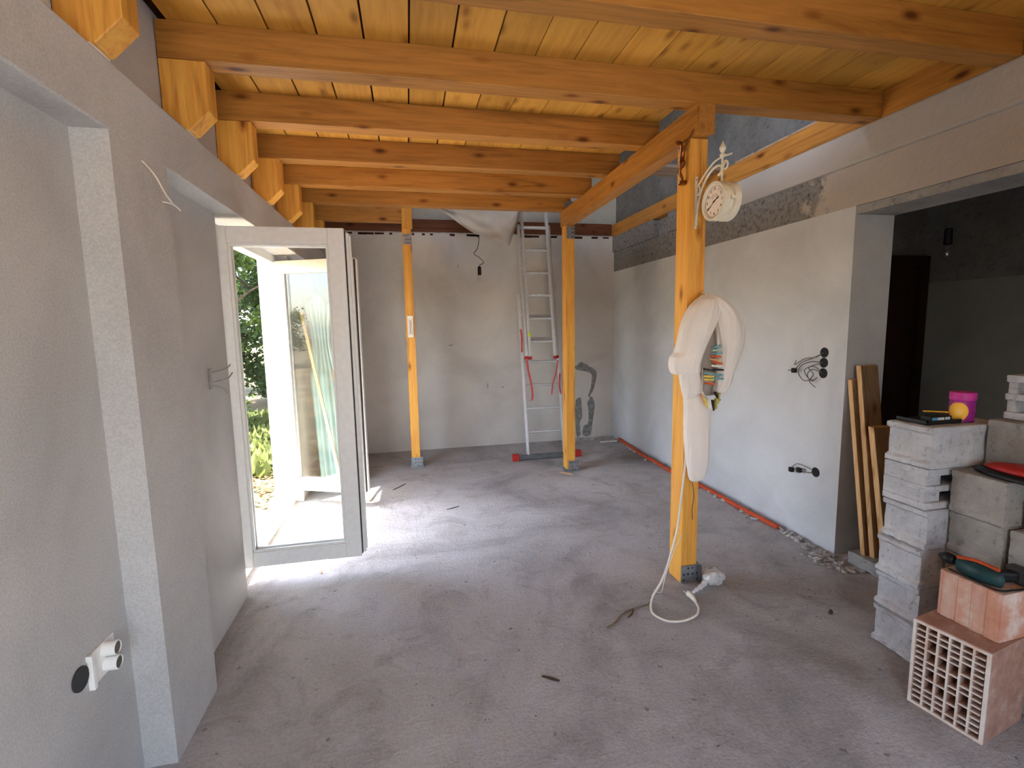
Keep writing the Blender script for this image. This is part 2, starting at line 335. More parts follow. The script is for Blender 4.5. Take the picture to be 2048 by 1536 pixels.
# wall behind the camera with a wide terrace opening
wf = BM(); box(wf, XO, -.62, YF-.25, YF, 0, 4.7); box(wf, .6, XRO, YF-.25, YF, 0, 4.7); box(wf, -.62, .6, YF-.25, YF, 2.2, 4.7)
struct('wall_front', wf, 'plaster_left', 'plastered wall with a wide terrace opening behind the camera')
rf = BM(); box(rf, XO-.4, 3.2, YF-.5, 6.6, 4.7, 4.85); struct('roof', rf, 'board_y', 'roof boarding over the upper floor')
# ceiling deck and boards
cd = BM(); box(cd, XU, 2.70, YF, BY[1]+BW, ZT+.026, ZT+.06); box(cd, XU, 1.60, BY[1]+BW, BY[5]+BW, ZT+.026, ZT+.06)
ceil = struct('ceiling', cd, 'dark_brown', 'boarded wooden ceiling')
k = -5
while True:
    x0 = .059+.192*k; x1 = x0+.192
    if x0 > 2.69: break
    g = .0035+.002*random.random() if k < 2 else .0018+.0012*random.random()
    a0, a1 = max(x0+g, XU+.002), min(x1-g, 2.70); y1 = BY[5]+BW if x0 < 1.55 else BY[1]+BW
    if x0 < 1.55: a1 = min(a1, 1.60)
    obj('board', B(a0, a1, YF+.01, y1-.003*random.random(), ZT+.001*random.random(), ZT+.024, bev=.0015), 'board_y', parent=ceil)
    k += 1
# door of the hall
d1 = BM(); box(d1, 3.56, 4.395, 3.44, 3.468, .0, 2.03, bev=.004); dr = struct('door_1', d1, 'door_brown', 'dark brown door in the dark hall')
for x0, x1 in ((3.56, 3.64), (4.31, 4.395)): obj('door_frame', B(x0, x1, 3.405, 3.439, 0, 2.03, bev=.004), 'door_brown', parent=dr)
obj('door_frame', B(3.64, 4.31, 3.405, 3.439, 1.95, 2.03, bev=.004), 'door_brown', parent=dr)
obj('door_handle', tube(BM(), [(3.72, 3.44, 1.0), (3.72, 3.39, 1.0), (3.82, 3.39, 1.0)], .008, k=2), 'zinc', parent=dr)
# raised threshold of the doorway
th = BM(); box(th, XR-.02, XRO, .3, 2.38, 0, .08, bev=.012); struct('trim_4', th, 'step_concrete', 'low concrete threshold in the doorway')
# outside
gd = BM(); n = 24
box(gd, -70, XO, -60, 60, -.4, -.05); box(gd, XO, 60, 6.3, 60, -.4, -.05); box(gd, XO, 60, -60, -12, -.4, -.05); box(gd, 16, 60, -12, 6.3, -.4, -.05)
struct('ground', gd, 'ground_dirt', 'sunlit garden ground outside')

gt_ = BM(); box(gt_, XO, 16, -12, YF-.2, -.4, -.05); box(gt_, XRO, 16, YF-.2, 6.3, -.4, -.05); struct('ground_bounce', gt_, 'step_concrete', 'unseen pale concrete ground added for neutral bounce light')  # unseen ground, added so the light bounced indoors stays neutral
# ---------------------------------------------------------------- window with two open sashes
WY0, WY1, FX0, FX1 = 2.871, 4.43, -1.125, -1.045
fr = BM()
prism(fr, [(FX0, 0), (FX1+.018, 0), (FX1+.015, .098), (FX1-.005, .11), (FX1-.035, .12), (FX0, .12)], 'y', WY0, WY1)
box(fr, FX0, FX1, WY0, WY0+.055, .12, 2.06, bev=.004); box(fr, FX0, FX1, WY1-.06, WY1, .12, 2.06, bev=.004); box(fr, FX0, FX1, WY0, WY1, 2.045, ZN, bev=.004)
win = struct('window_1', fr, 'pvc', 'white plastic balcony window frame with both sashes swung open')
def sash(org, ang, L, z0, z1, astr, label):
    H = z1-z0; T = .07; W = .088
    root = thing('window_sash', org, label, None, parent=win); root.rotation_euler = (0, 0, ang)
    def part(nm, bm, mt, sm=False):
        o = obj(nm, bm, mt, base=(0, 0, 0), smooth=sm); o.parent = root; o.location = (0, 0, 0); return o
    part('stile', B(0, W, 0, T, 0, H, bev=.004), 'pvc'); part('stile', B(L-W, L, 0, T, 0, H, bev=.004), 'pvc')
    part('rail', B(W, L-W, .001, T-.001, 0, W, bev=.004), 'pvc'); part('rail', B(W, L-W, .001, T-.001, H-W, H, bev=.004), 'pvc')
    for y0, y1 in ((.008, .022), (T-.022, T-.008)):
        part('glazing_bead', B(W, L-W, y0, y1, W, W+.014, bev=.003), 'pvc'); part('glazing_bead', B(W, L-W, y0, y1, H-W-.014, H-W, bev=.003), 'pvc')
        part('glazing_bead', B(W, W+.014, y0, y1, W+.014, H-W-.014, bev=.003), 'pvc'); part('glazing_bead', B(L-W-.014, L-W, y0, y1, W+.014, H-W-.014, bev=.003), 'pvc')
    part('glass_pane', B(W+.001, L-W-.001, .024, .046, W+.001, H-W-.001), 'glass')
    part('seal', B(L, L+.006, .012, .03, .012, H-.012), 'seal')
    if astr:
        part('edge_strip', B(L, L+.022, .034, .052, .01, H-.02, bev=.003), 'pvc'); part('edge_strip', B(L+.006, L+.03, .056, .082, .02, H-.03, bev=.003), 'pvc')
        part('seal', B(L+.008, L+.018, .052, .056, .02, H-.03), 'seal')
    else:
        part('edge_strip', B(L, L+.016, .032, .056, .01, H-.01, bev=.003), 'pvc')
    for zz in (.2, H-.25): part('hinge', tube(BM(), [(-.012, .0, zz), (-.012, 0, zz+.09)], .009, k=1), 'pvc', True)
    hd = BM(); box(hd, L-.055, L-.03, -.012, 0, H*.5-.06, H*.5+.06, bev=.003); tube(hd, [(L-.042, -.012, H*.5+.03), (L-.042, -.045, H*.5+.03), (L-.042, -.05, H*.5-.09)], .009, k=3)
    if not astr: hd.transform(Matrix.Translation((0, T, 0)) @ Matrix.Scale(-1, 4, (0, 1, 0))); part('handle', hd, 'pvc', True)
    return root
sash((-1.018, 2.93, .135), 0, .69, .135, 2.06, True, 'nearer white sash opened into the room')
sash((-1.068, 4.372, .135), math.radians(-23.5), .725, .135, 2.06, False, 'farther white sash opened into the room, glass mirroring the sky')

# ================================================================ TIMBER
names = ['nearest', 'second nearest', 'third nearest', 'fourth nearest', 'fifth nearest', 'farthest']
xr = [2.66, 2.66, 1.598, 1.594, 1.602, 1.602]
for i, y in enumerate(BY):
    where = ['crossing the top right corner of the photo', 'resting on the girder end above the clock post', 'ending over the stair opening', 'with a warm glow on its face', 'with a row of round knots', 'above the two far posts'][i]
    t = thing('ceiling_beam', (-.85, y+BW/2, ZL), '%s orange ceiling beam, %s' % (names[i], where), 'beam', 'ceiling beams')
    obj('beam', B(XU+.003, xr[i], y, y+BW, ZB, ZT, bev=.004), 'beam_x', parent=t)
    br = BM(); prism(br, [(XU+.003, ZL+.008), (XL+.008, ZL+.008), (-.768, ZL+.085), (-.768, ZB-.001), (XU+.003, ZB-.001)], 'y', y+.002, y+BW-.002)
    bmesh.ops.bevel(br, geom=br.edges[:], offset=.003, segments=1, affect='EDGES')
    obj('bracket', br, 'post_z', parent=t); obj('packing', B(XU+.003, XL-.004, y+.004, y+BW-.004, ZL, ZL+.009), 'white_plastic', parent=t)
# girder along the stair opening
gz0, gz1 = 2.457, ZB-.001
def skew_beam(x0, y0, x1, y1, w_, z0, z1):
    bm = BM(); prism(bm, [(x0, y0), (x0+w_, y0), (x1+w_, y1), (x1, y1)], 'z', z0, z1); bmesh.ops.bevel(bm, geom=bm.edges[:], offset=.004, segments=2, affect='EDGES'); return bm
gt = thing('girder', (1.55, 3.5, gz0), 'long orange girder joining the clock post to the ladder post', 'beam')
obj('beam', skew_beam(1.476, 2.335, 1.520, 4.748, .1, gz0, gz1), 'beam_y', parent=gt)
# stub beam on the thin far post
t = thing('stub_beam', (-.45, 5.24, 2.575), 'short shaded beam from the left wall to the thermometer post', 'beam')
obj('beam', B(-.95, .09, 5.225, 5.32, 2.573, 2.72, bev=.004), 'beam_x', parent=t)
obj('bracket', B(-.95, -.77, 5.226, 5.319, ZL, 2.572, bev=.004), 'post_z', parent=t)
# wall plate on the right ledge, grey plank across the opening, brown beam on the back ledge
t = thing('wall_plate', (2.65, 2.3, ZB), 'orange timber plate lying along the right concrete ledge', 'beam')
segs = [(YF+.02, BY[0]-.001), (BY[0]+BW+.001, BY[1]-.001), (BY[1]+BW+.001, 6.0)]
for j, (y0, y1) in enumerate(segs): obj('timber', B(2.607, 2.703, y0, y1, ZB, ZT-.001 if j < 2 else ZT+.005, bev=.004), 'beam_y', parent=t)
obj('spare_plank', B(1.62, 2.70, 3.76, 4.0, ZT+.006, ZT+.03, bev=.002), 'grey_plank', label='weathered grey plank lying across the stair opening', cat='plank')
obj('slat', B(2.617, 2.66, 2.60, 3.60, ZT+.0055, ZT+.022, bev=.002), 'grey_plank', label='grey slat lying on the timber plate above the clock', cat='plank')
t = thing('brown_beam', (1, 6.03, ZB), 'dark brown old beam lying on the back wall ledge', 'beam')
obj('beam', B(-.94, 2.60, 5.985, 6.088, ZB+.014, 2.765, bev=.004), 'brown_beam', parent=t)
for x in [random.uniform(-.7, 2.5) for _ in range(34)]:
    l_ = random.uniform(.02, .11); bm = B(x, x+l_, YB-.006, YB+.02, ZB-.022-random.random()*.008, ZB-.004); obj('broken_plaster_gap', bm, 'dark_brown', parent=bpy.data.objects['wall_back'])  # very dark brown boxes stand in for the holes in the plaster edge
obj('plaster_edge', B(-.94, 2.60, YB-.005, 6.08, ZB+.001, ZB+.013, bev=.003), 'mortar', parent=bpy.data.objects['wall_back'])

# posts
def bracket_plate(t, x0, x1, y, z0, z1, nm='metal_bracket'):
    bp = obj(nm, B(x0, x1, y-.006, y-.0005, z0, z1, bev=.001), 'zinc', parent=t)
    for i in range(4):
        for j in range(3):
            if random.random() < .8:
                cx = x0+(x1-x0)*(i+.5)/4; cz = z0+(z1-z0)*(j+.5)/3
                hb = lathe(BM(), [(.0055, -.0075), (.0055, -.005)], (cx, y, cz), 'y', 8); obj('screw_hole', hb, 'ink', parent=bp)
# far thin post with thermometer
t = thing('wooden_post', (.03, 5.26, 0), 'thin far orange post carrying the white thermometer', 'post', 'timber posts')
obj('post', B(-.017, .075, 5.213, 5.30, .03, 2.572, bev=.004), 'post_z', parent=t)
obj('post_head', B(-.012, .09, 5.196, 5.2125, 2.50, 2.745, bev=.003), 'post_z', parent=t)
bracket_plate(t, -.008, .07, 5.212, 2.345, 2.452); bracket_plate(t, -.022, .10, 5.212, .0, .115)
obj('base_plate', B(-.03, .105, 5.2125, 5.32, 0, .028, bev=.001), 'zinc', parent=t)
# middle post by the ladder
t = thing('wooden_post', (1.58, 4.69, 0), 'middle orange post standing in front of the ladder', 'post', 'timber posts')
obj('post', B(1.534, 1.628, 4.6335, 4.745, .03, gz0-.001, bev=.004), 'post_z', parent=t)
bracket_plate(t, 1.546, 1.628, 4.633, 2.33, 2.45); bracket_plate(t, 1.555, 1.665, 4.632, .0, .115)
obj('base_plate', B(1.53, 1.665, 4.6335, 4.76, 0, .028, bev=.001), 'zinc', parent=t)
obj('joist_hanger', B(1.535, 1.64, 4.64, 4.655, ZB+.002, ZB+.08, bev=.001), 'zinc', parent=bpy.data.objects['girder'])
# near post
t = thing('wooden_post', (1.535, 2.46, 0), 'nearest orange post carrying the clock and the peg bag', 'post', 'timber posts')
obj('post', B(1.485, 1.585, 2.4085, 2.535, .0, gz0-.001, bev=.004), 'post_z', parent=t)
bracket_plate(t, 1.487, 1.60, 2.408, .0, .105); obj('base_plate', B(1.586, 1.61, 2.39, 2.53, .0, .10, bev=.001), 'alu_dark', parent=t)

# ================================================================ LADDER
SL = .196
def ly(z, off=0): return 5.2+SL*z-off
lad = thing('extension_ladder', (1.47, 5.2, 0), 'aluminium extension ladder with red feet leaning on the back wall', 'ladder')
def section(xl, xr_, z0, z1, off, rz, pitch, rw=.026, rd=.058, mat='alu', cap=True):
    for x in (xl, xr_):
        rl = BM(); bar(rl, (x, ly(z0, off), z0), (x, ly(z1, off), z1), rw, rd, (0, 0, 1), bev=.004); rr = obj('rail', rl, mat, parent=lad)
        if cap:
            cp = BM(); bar(cp, (x, ly(z0-.02, off), z0-.02), (x, ly(z0+.012, off), z0+.012), rw+.006, rd+.006, bev=.003); obj('foot_cap', cp, 'red_plastic', parent=rr)
    z = rz
    while z < z1-.03:
        if z > z0+.02: obj('rung', tube(BM(), [(xl, ly(z, off), z), (xr_, ly(z, off), z)], .015, n=10, k=1), mat, parent=lad, smooth=2)
        z += pitch
section(1.268, 1.70, .04, 1.86, 0, .30, .262, cap=False)
section(1.305, 1.668, 1.14, 2.66, .045, 1.32, .262)
section(1.34, 1.635, 1.14, 3.05, .09, 1.32, .262)
obj('stabiliser_bar', B(1.12, 1.86, 5.16, 5.205, .012, .06, bev=.004), 'alu_dark', parent=lad)
for x0 in (1.085, 1.815): obj('bar_end', B(x0, x0+.07, 5.15, 5.215, 0, .075, bev=.006), 'red_plastic', parent=lad)
obj('rung_label', B(1.40, 1.56, ly(1.844, .106), ly(1.844, .104), 1.835, 1.855), 'label_white', parent=lad)
obj('lock_knob', tube(BM(), [(1.34, ly(1.4, .125), 1.38), (1.34, ly(1.4, .125), 1.425)], .016, k=1), 'lime', parent=lad, smooth=2)
def strap(P, wd=.022):
    bm = BM(); P = smooth_path(P, 6); vs = []
    for p in P: vs.append((bm.verts.new(p+Vector((-wd/2, 0, 0))), bm.verts.new(p+Vector((wd/2, 0, 0))), bm.verts.new(p+Vector((wd/2, .004, 0))), bm.verts.new(p+Vector((-wd/2, .004, 0)))))
    for a_, b_ in zip(vs, vs[1:]):
        for i in range(4): bm.faces.new((a_[i], a_[(i+1) % 4], b_[(i+1) % 4], b_[i]))
    return bm
obj('strap', strap([(1.30, ly(1.2, .12), 1.12), (1.315, ly(1, .07), 1.0), (1.345, ly(.8, .06), .82), (1.35, ly(.7, .05), .68), (1.31, ly(.6, .05), .66)]), 'red_strap', parent=lad)
obj('strap', strap([(1.66, ly(1.1, .11), 1.1), (1.64, ly(1, .08), .96), (1.60, ly(.85, .06), .84), (1.58, ly(.75, .05), .71)], .016), 'red_strap', parent=lad)
obj('strap', strap([(1.69, ly(.9, .05), .95), (1.675, ly(.8, .06), .82), (1.685, ly(.7, .05), .72)], .02), 'red_strap', parent=lad)
obj('strap', strap([(1.262, ly(1.5, .05), 1.46), (1.268, ly(1.4, .05), 1.36), (1.264, ly(1.3, .05), 1.2)], .02), 'red_strap', parent=lad)

# ================================================================ THINGS HANGING AT THE BACK
ps = BM(); nx, nz = 26, 18
g = {}
for i in range(nx+1):
    for j in range(nz+1):
        u, q = i/nx, j/nz
        zb_ = 2.80-(.28*min(1, u/.48) if u < .48 else .28+.14*((u-.48)/.40) if u < .88 else .42-.30*(u-.88)/.12)
        x = .30+.98*u-.02*q; z = 2.84+(zb_-2.84)*q
        y = 5.42+.035*math.sin(u*11+q*3)+.05*q*noise.noise(Vector((u*5, q*4, 2)))
        g[i, j] = ps.verts.new((x, y, z))
for i in range(nx):
    for j in range(nz): ps.faces.new((g[i, j], g[i+1, j], g[i+1, j+1], g[i, j+1]))
sh = thing('plastic_sheet', (.8, 5.42, 2.40), 'crumpled translucent plastic sheet hanging below the farthest beam', 'plastic sheet')
o = obj('sheet', ps, 'poly_sheet', parent=sh, smooth=True); md = o.modifiers.new('thick', 'SOLIDIFY'); md.thickness = .002
obj('hanging_batten', B(.28, 1.30, 5.425, 5.45, 2.84, 2.87), 'grey_plank', parent=sh)
def bulb(name, c, cordpts, label, s=1.0):
    t = thing(name, c, label, 'light bulb'); c = Vector(c)
    obj('cord', tube(BM(), cordpts, .0045*s, n=6), 'wire_grey', parent=t, smooth=True)
    obj('lamp_socket', lathe(BM(), [(.012*s, .095*s), (.02*s, .088*s), (.022*s, .0), (.018*s, -.004*s)], c, 'z', 16), 'black', parent=t, smooth=2)
    obj('glass_bulb', lathe(BM(), [(.014*s, -.004*s), (.017*s, -.02*s), (.028*s, -.05*s), (.030*s, -.066*s), (.022*s, -.086*s), (.006*s, -.096*s)], c, 'z', 16), 'bulb_glass', parent=t, smooth=True)
    obj('filament', tube(BM(), [c+Vector((-.01, 0, -.055))*s, c+Vector((0, 0, -.04))*s, c+Vector((.01, 0, -.055))*s], .002*s, n=5), 'zinc', parent=t)
bulb('hanging_bulb', (.845, 5.72, 2.10), [(.845, 5.965, 2.585), (.86, 5.80, 2.52), (.83, 5.75, 2.40), (.785, 5.73, 2.34), (.84, 5.72, 2.30), (.895, 5.72, 2.24), (.85, 5.72, 2.21), (.845, 5.72, 2.19)], 'bare bulb on a curly cord in front of the back wall')
bulb('hanging_bulb', (3.615, 2.7, 2.0), [(3.615, 2.7, 2.75), (3.62, 2.71, 2.4), (3.615, 2.7, 2.09)], 'unlit bulb with black socket in the dark hall', 1.1)
# thermometer on the thin post
t = thing('thermometer', (.03, 5.20, 1.40), 'small white thermometer fixed to the thin far post', 'thermometer')
bd = obj('backing', B(.0, .058, 5.196, 5.212, 1.40, 1.625, bev=.003), 'thermo', parent=t)
obj('tube', tube(BM(), [(.027, 5.194, 1.435), (.027, 5.194, 1.58)], .0028, k=1), 'red_dark', parent=t)
for q in range(9): obj('scale_mark', B(.034, .046, 5.1945, 5.196, 1.44+q*.015, 1.443+q*.015), 'ink', parent=bd)
for x in (.014, .044): obj('scale_line', B(x-.001, x+.001, 5.1945, 5.196, 1.43, 1.59), 'ink', parent=bd)

# wet mortar marks on the back wall and rubble in the corner
wbk = bpy.data.objects['wall_back']
def blob(outline, y, th, mat, nm, n=3):
    bm = BM(); pts = smooth_path([Vector((x, 0, z)) for x, z in outline+[outline[0]]], n)[:-1]
    P = [(p.x+random.uniform(-.006, .006), p.z+random.uniform(-.006, .006)) for p in pts]
    prism(bm, P, 'y', y-th, y+.001); return obj(nm, bm, mat, parent=wbk)
blob([(2.10, .52), (2.18, .55), (2.19, .30), (2.16, .22), (2.17, .06), (2.11, .06)], YB, .004, 'wet_mortar', 'mortar_patch')
blob([(2.27, .50), (2.33, .56), (2.37, .42), (2.34, .24), (2.31, .05), (2.20, .05), (2.22, .18), (2.28, .22)], YB, .004, 'wet_mortar', 'mortar_patch')
blob([(2.10, .96), (2.18, 1.02), (2.30, .96), (2.40, .88), (2.36, .70), (2.30, .56), (2.28, .58), (2.33, .76), (2.30, .88), (2.12, .92)], YB, .004, 'wet_mortar', 'mortar_patch')
for p in [[(.42, 2.30), (.44, 2.22), (.43, 2.24)], [(.95, .82), (.96, .72), (.945, .75)], [(1.13, .75), (1.16, .74), (1.14, .73)], [(.62, 2.25), (.63, 2.2), (.615, 2.22)], [(.46, 1.28), (.56, 1.29), (.5, 1.275)]]: blob(p, YB, .002, 'wet_mortar', 'scratch', 1)
def rubble(name, n, gen, mat, label, smin, smax):
    bm = BM()
    for i in range(n):
        p, s = gen(), random.uniform(smin, smax); m = Matrix.Translation(p) @ Matrix.Rotation(random.random()*6.3, 4, 'Z') @ Matrix.Rotation(random.uniform(-.5, .5), 4, 'X') @ Matrix.Diagonal((s*random.uniform(.6, 1.7), s, s*random.uniform(.3, .7), 1))
        r = bmesh.ops.create_icosphere(bm, subdivisions=1, radius=1, matrix=m)
        for v in r['verts']: v.co += Vector((random.uniform(-1, 1), random.uniform(-1, 1), random.uniform(-1, 1)))*s*.25
    for v in bm.verts: v.co.z = max(v.co.z, .0005)
    return obj(name, bm, mat, label=label, cat='rubble', kind='stuff')
rubble('mortar_rubble', 230, lambda: Vector((2.60-abs(random.gauss(0, .035)), random.uniform(2.5, 5.9), .006)), 'mortar', 'crumbled mortar strip along the foot of the right wall', .006, .03)
rubble('corner_rubble', 90, lambda: Vector((random.uniform(1.95, 2.6), 5.94-abs(random.gauss(0, .03)), .01)), 'mortar', 'broken mortar lumps along the back wall corner', .01, .035)
rubble('doorway_rubble', 70, lambda: Vector((random.uniform(2.42, 2.60), random.uniform(2.25, 2.55), .006)), 'mortar', 'crumbled mortar at the doorway jamb foot', .005, .022)
def crumbs():
    while True:
        p = crumb()
        if not (p.x > 1.84 and p.y < 1.8) and p.x < 2.45 and p.y < 5.7: return p
def crumb():
    if random.random() < .55: return Vector((random.uniform(-.1, 2.3), random.uniform(1.0, 5.6), .002))
    return Vector((random.gauss(1.9, .35), random.gauss(2.3, .5), .002))
rubble('floor_crumbs', 620, crumbs, 'wet_mortar', 'dark crumbs scattered over the concrete floor', .001, .0042)
rubble('pale_crumbs', 110, crumbs, 'mortar', 'pale mortar crumbs scattered over the concrete floor', .0015, .005)
for i, (p, q, r, mt, lb) in enumerate([((.50, 1.86, .006), (.565, 1.815, .006), .006, 'bark', 'dark wood splinter lying in the near middle of the floor'), ((-.62, 3.10, .005), (-.585, 3.03, .005), .006, 'plank_z', 'pale wood splinter in front of the nearer sash'), ((1.04, 2.16, .005), (1.10, 2.22, .005), .005, 'bark', 'dark twig beside the thin twine end'), ((.25, 3.9, .004), (.36, 3.95, .004), .004, 'bark', 'thin twig on the floor right of the window'), ((2.05, 1.95, .008), (2.08, 1.97, .008), .009, 'bark', 'dark chip in front of the block stack'), ((-.20, 4.52, .004), (-.08, 4.68, .004), .004, 'bark', 'thin twig behind the farther sash foot'), ((1.46, 4.62, .006), (1.56, 4.52, .006), .006, 'plank_z', 'pale splinter at the foot of the middle post')]):
    bm = BM(); tube(bm, [p, ((p[0]+q[0])/2+.004, (p[1]+q[1])/2-.004, p[2]+.001), q], r, n=6, k=3, rfun=lambda t_, i_, r=r: r*(.5+.5*math.sin(math.pi*min(.95, max(.08, t_))))); obj('wood_splinter', bm, mt, label=lb, cat='splinter', group='splinters on the floor')

# orange corrugated conduit along the right wall
pp = [(2.60, 5.72, .03), (2.57, 5.2, .02), (2.545, 4.9, .018), (2.55, 4.62, .018), (2.535, 4.34, .018), (2.565, 3.8, .018), (2.55, 3.3, .018), (2.56, 2.9, .018)]
obj('conduit_pipe', tube(BM(), pp, .017, n=10, k=44, rfun=lambda t_, i_: .0185 if i_ % 2 else .0155), 'conduit', smooth=True, label='orange corrugated conduit along the foot of the right wall', cat='conduit')
obj('white_lath', B(2.30, 2.52, 5.60, 5.615, .03, .042, bev=.002), 'peg_white', label='short pale lath on the rubble in the back right corner', cat='lath')

# sockets and wires on the right wall
def wall_box(y, z, r, label, x=XR, sgn=-1):
    t = thing('socket_box', (x, y, z-r), label, 'socket box', 'round wall boxes')
    obj('box_rim', lathe(BM(), [(r, -.001), (r*1.06, -.001), (r*1.06, .004), (r, .004), (r, -.001)][:4], (x, y, z), 'x', 24), 'dark_grey', parent=t)
    obj('box_hollow', lathe(BM(), [(r*.98, -.003), (r*.98, -.001)], (x, y, z), 'x', 24), 'black', parent=t)
    return t
for z, nm in ((1.292, 'topmost'), (1.226, 'middle'), (1.158, 'lowest')): wall_box(2.657, z, .031, '%s of the three round black boxes on the right wall' % nm)
wall_box(2.672, .49, .031, 'single round black box low on the right wall')
def wires(name, lst, label, conn):
    t = thing(name, lst[0][0], label, 'wires')
    for P in lst: obj('wire', tube(BM(), P, .0028, n=6), 'wire_grey', parent=t, smooth=True)
    for p in conn: obj('connector', B(p[0]-.012, p[0]+.012, p[1]-.014, p[1]+.014, p[2]-.016, p[2]+.016, bev=.002), 'black', parent=t)
x = XR-.004
wires('loose_wires', [[(x, 2.66, 1.29), (x-.03, 2.72, 1.25), (x-.03, 2.80, 1.22), (x-.03, 2.86, 1.165)], [(x, 2.66, 1.226), (x-.04, 2.71, 1.23), (x-.03, 2.80, 1.20), (x-.02, 2.84, 1.15), (x-.03, 2.78, 1.10), (x-.03, 2.72, 1.11)], [(x, 2.66, 1.226), (x-.03, 2.74, 1.19), (x-.03, 2.70, 1.15), (x-.03, 2.73, 1.10), (x-.03, 2.68, 1.065)], [(x, 2.66, 1.158), (x-.03, 2.71, 1.18), (x-.03, 2.75, 1.14), (x-.02, 2.72, 1.10), (x-.03, 2.67, 1.13)], [(x, 2.66, 1.29), (x-.02, 2.70, 1.26), (x-.03, 2.78, 1.245), (x-.03, 2.86, 1.20), (x-.03, 2.85, 1.23)], [(x-.03, 2.86, 1.165), (x-.03, 2.92, 1.155)], [(x, 2.66, 1.158), (x-.03, 2.70, 1.20), (x-.035, 2.77, 1.17), (x-.03, 2.74, 1.12), (x-.03, 2.70, 1.11)]], 'tangle of grey wires hanging from the three wall boxes', [(x-.03, 2.865, 1.16)])
wires('loose_wires', [[(x, 2.68, .495), (x-.03, 2.74, .52), (x-.03, 2.80, .515), (x-.03, 2.84, .48)], [(x, 2.68, .48), (x-.03, 2.72, .48), (x-.03, 2.77, .48)]], 'two short wires with black connectors at the low wall box', [(x-.03, 2.845, .462), (x-.03, 2.775, .478)])
# left wall electrics
t = thing('wall_outlet', (XN, 1.60, .45), 'white double outlet low in the left recess', 'outlet')
obj('cover_plate', B(XN, XN+.007, 1.555, 1.665, .465, .565, bev=.002), 'white_plastic', parent=t); obj('divider_frame', B(XN, XN+.016, 1.538, 1.552, .462, .568, bev=.002), 'white_plastic', parent=t)
for z in (.542, .494):
    s_ = obj('outlet_insert', lathe(BM(), [(.022, .006), (.022, .04), (.019, .043), (.017, .018)], (XN, 1.615, z), 'x', 20), 'white_plastic', parent=t, smooth=2)
    obj('outlet_recess', lathe(BM(), [(.0168, .034), (.0168, .0405)], (XN, 1.615, z), 'x', 20), 'wire_grey', parent=t)
wall_box(1.505, .525, .032, 'round black box beside the white double outlet', x=XN+.002, sgn=1)
wires('loose_wires', [[(XL+.002, 1.93, 2.075), (XL+.02, 1.97, 2.04), (XL+.03, 2.01, 1.99), (XL+.035, 2.05, 1.965)], [(XL+.03, 1.985, 1.955), (XL+.035, 2.05, 1.963), (XL+.045, 2.085, 1.948)]], 'thin pale wire ends sticking out of the left pillar', [])
for ch in bpy.data.objects[[o.name for o in C.objects if o.name.startswith('loose_wires')][-1]].children: ch.data.materials[0] = MATS['cable']
t = thing('loose_wires', (XN, 2.7, 1.25), 'grey wires in an open box beside the window', 'wires')
for P in ([(XN+.002, 2.62, 1.30), (XN+.03, 2.64, 1.305), (XN+.035, 2.74, 1.31), (XN+.03, 2.82, 1.325)], [(XN+.002, 2.62, 1.25), (XN+.03, 2.66, 1.255), (XN+.035, 2.76, 1.26), (XN+.03, 2.84, 1.28)], [(XN+.002, 2.62, 1.24), (XN+.03, 2.70, 1.21), (XN+.03, 2.74, 1.18)]): obj('wire', tube(BM(), P, .0035, n=6), 'socket_shade', parent=t, smooth=True)
obj('box_rim', B(XN, XN+.008, 2.60, 2.625, 1.22, 1.32, bev=.003), 'socket_shade', parent=t)

# ================================================================ CLOCK
cx, cy, cz, cr = 1.520, 2.188, 2.083, .0915
ck = thing('wall_clock', (1.52, 2.39, 1.99), 'cream double-faced station clock on a scrolled bracket', 'clock')
def lx(prof, mat, nm, parent, n=48, sm=2): return obj(nm, lathe(BM(), prof, (cx, cy, cz), 'x', n), mat, parent=parent, smooth=sm)
body = lx([(.070, -.034), (.080, -.034), (.080, .034), (.070, .034)], 'cream', 'body', ck)
for s in (-1, 1):
    prof = [(.074, .036*s), (.080, .046*s), (cr, .046*s), (cr, .014*s), (.083, .012*s)]
    lx(prof, 'cream', 'bezel', ck)
    lx([(.0, .0365*s), (.0745, .0365*s), (.0745, .034*s), (0.001, .034*s)][1:], 'dial', 'dial', ck)
obj('side_catch', B(cx-.012, cx+.012, cy-cr-.006, cy-cr+.012, cz-.008, cz+.008, bev=.003), 'cream', parent=ck)
DX = cx-.0372
def on_dial(r, a):   # a clockwise from twelve; the dial faces -x so its right-hand side is -y
    return (DX, cy-r*math.sin(a), cz+r*math.cos(a))
def numeral(txt, size, pos, parent, nm):
    cu = bpy.data.curves.new('num', 'FONT'); cu.body = txt; cu.size = size; cu.align_x = 'CENTER'; cu.align_y = 'CENTER'; cu.extrude = .0004
    to = bpy.data.objects.new('num', cu); C.objects.link(to); bpy.context.view_layer.update()
    me = bpy.data.meshes.new_from_object(to.evaluated_get(bpy.context.evaluated_depsgraph_get())); bpy.data.objects.remove(to)
    bm = BM(); bm.from_mesh(me); bpy.data.meshes.remove(me)
    m = Matrix(((0, 0, -1), (-1, 0, 0), (0, 1, 0))).to_4x4(); m.translation = pos; bm.transform(m); obj(nm, bm, 'ink', parent=parent)
for h in range(1, 13): numeral(str(h), .0185, on_dial(.058, h*math.pi/6), ck, 'numeral')
obj('minute_track', tube(BM(), [on_dial(.0705, i*2*math.pi/60) for i in range(61)], .0006, n=4, k=1), 'ink', parent=ck)
obj('printed_arc', tube(BM(), [on_dial(.033, -1.0+i*.1) for i in range(21)], .0009, n=4, k=1), 'socket_shade', parent=ck)
obj('printed_arc', tube(BM(), [on_dial(.024, -.9+i*.1) for i in range(19)], .0007, n=4, k=1), 'socket_shade', parent=ck)
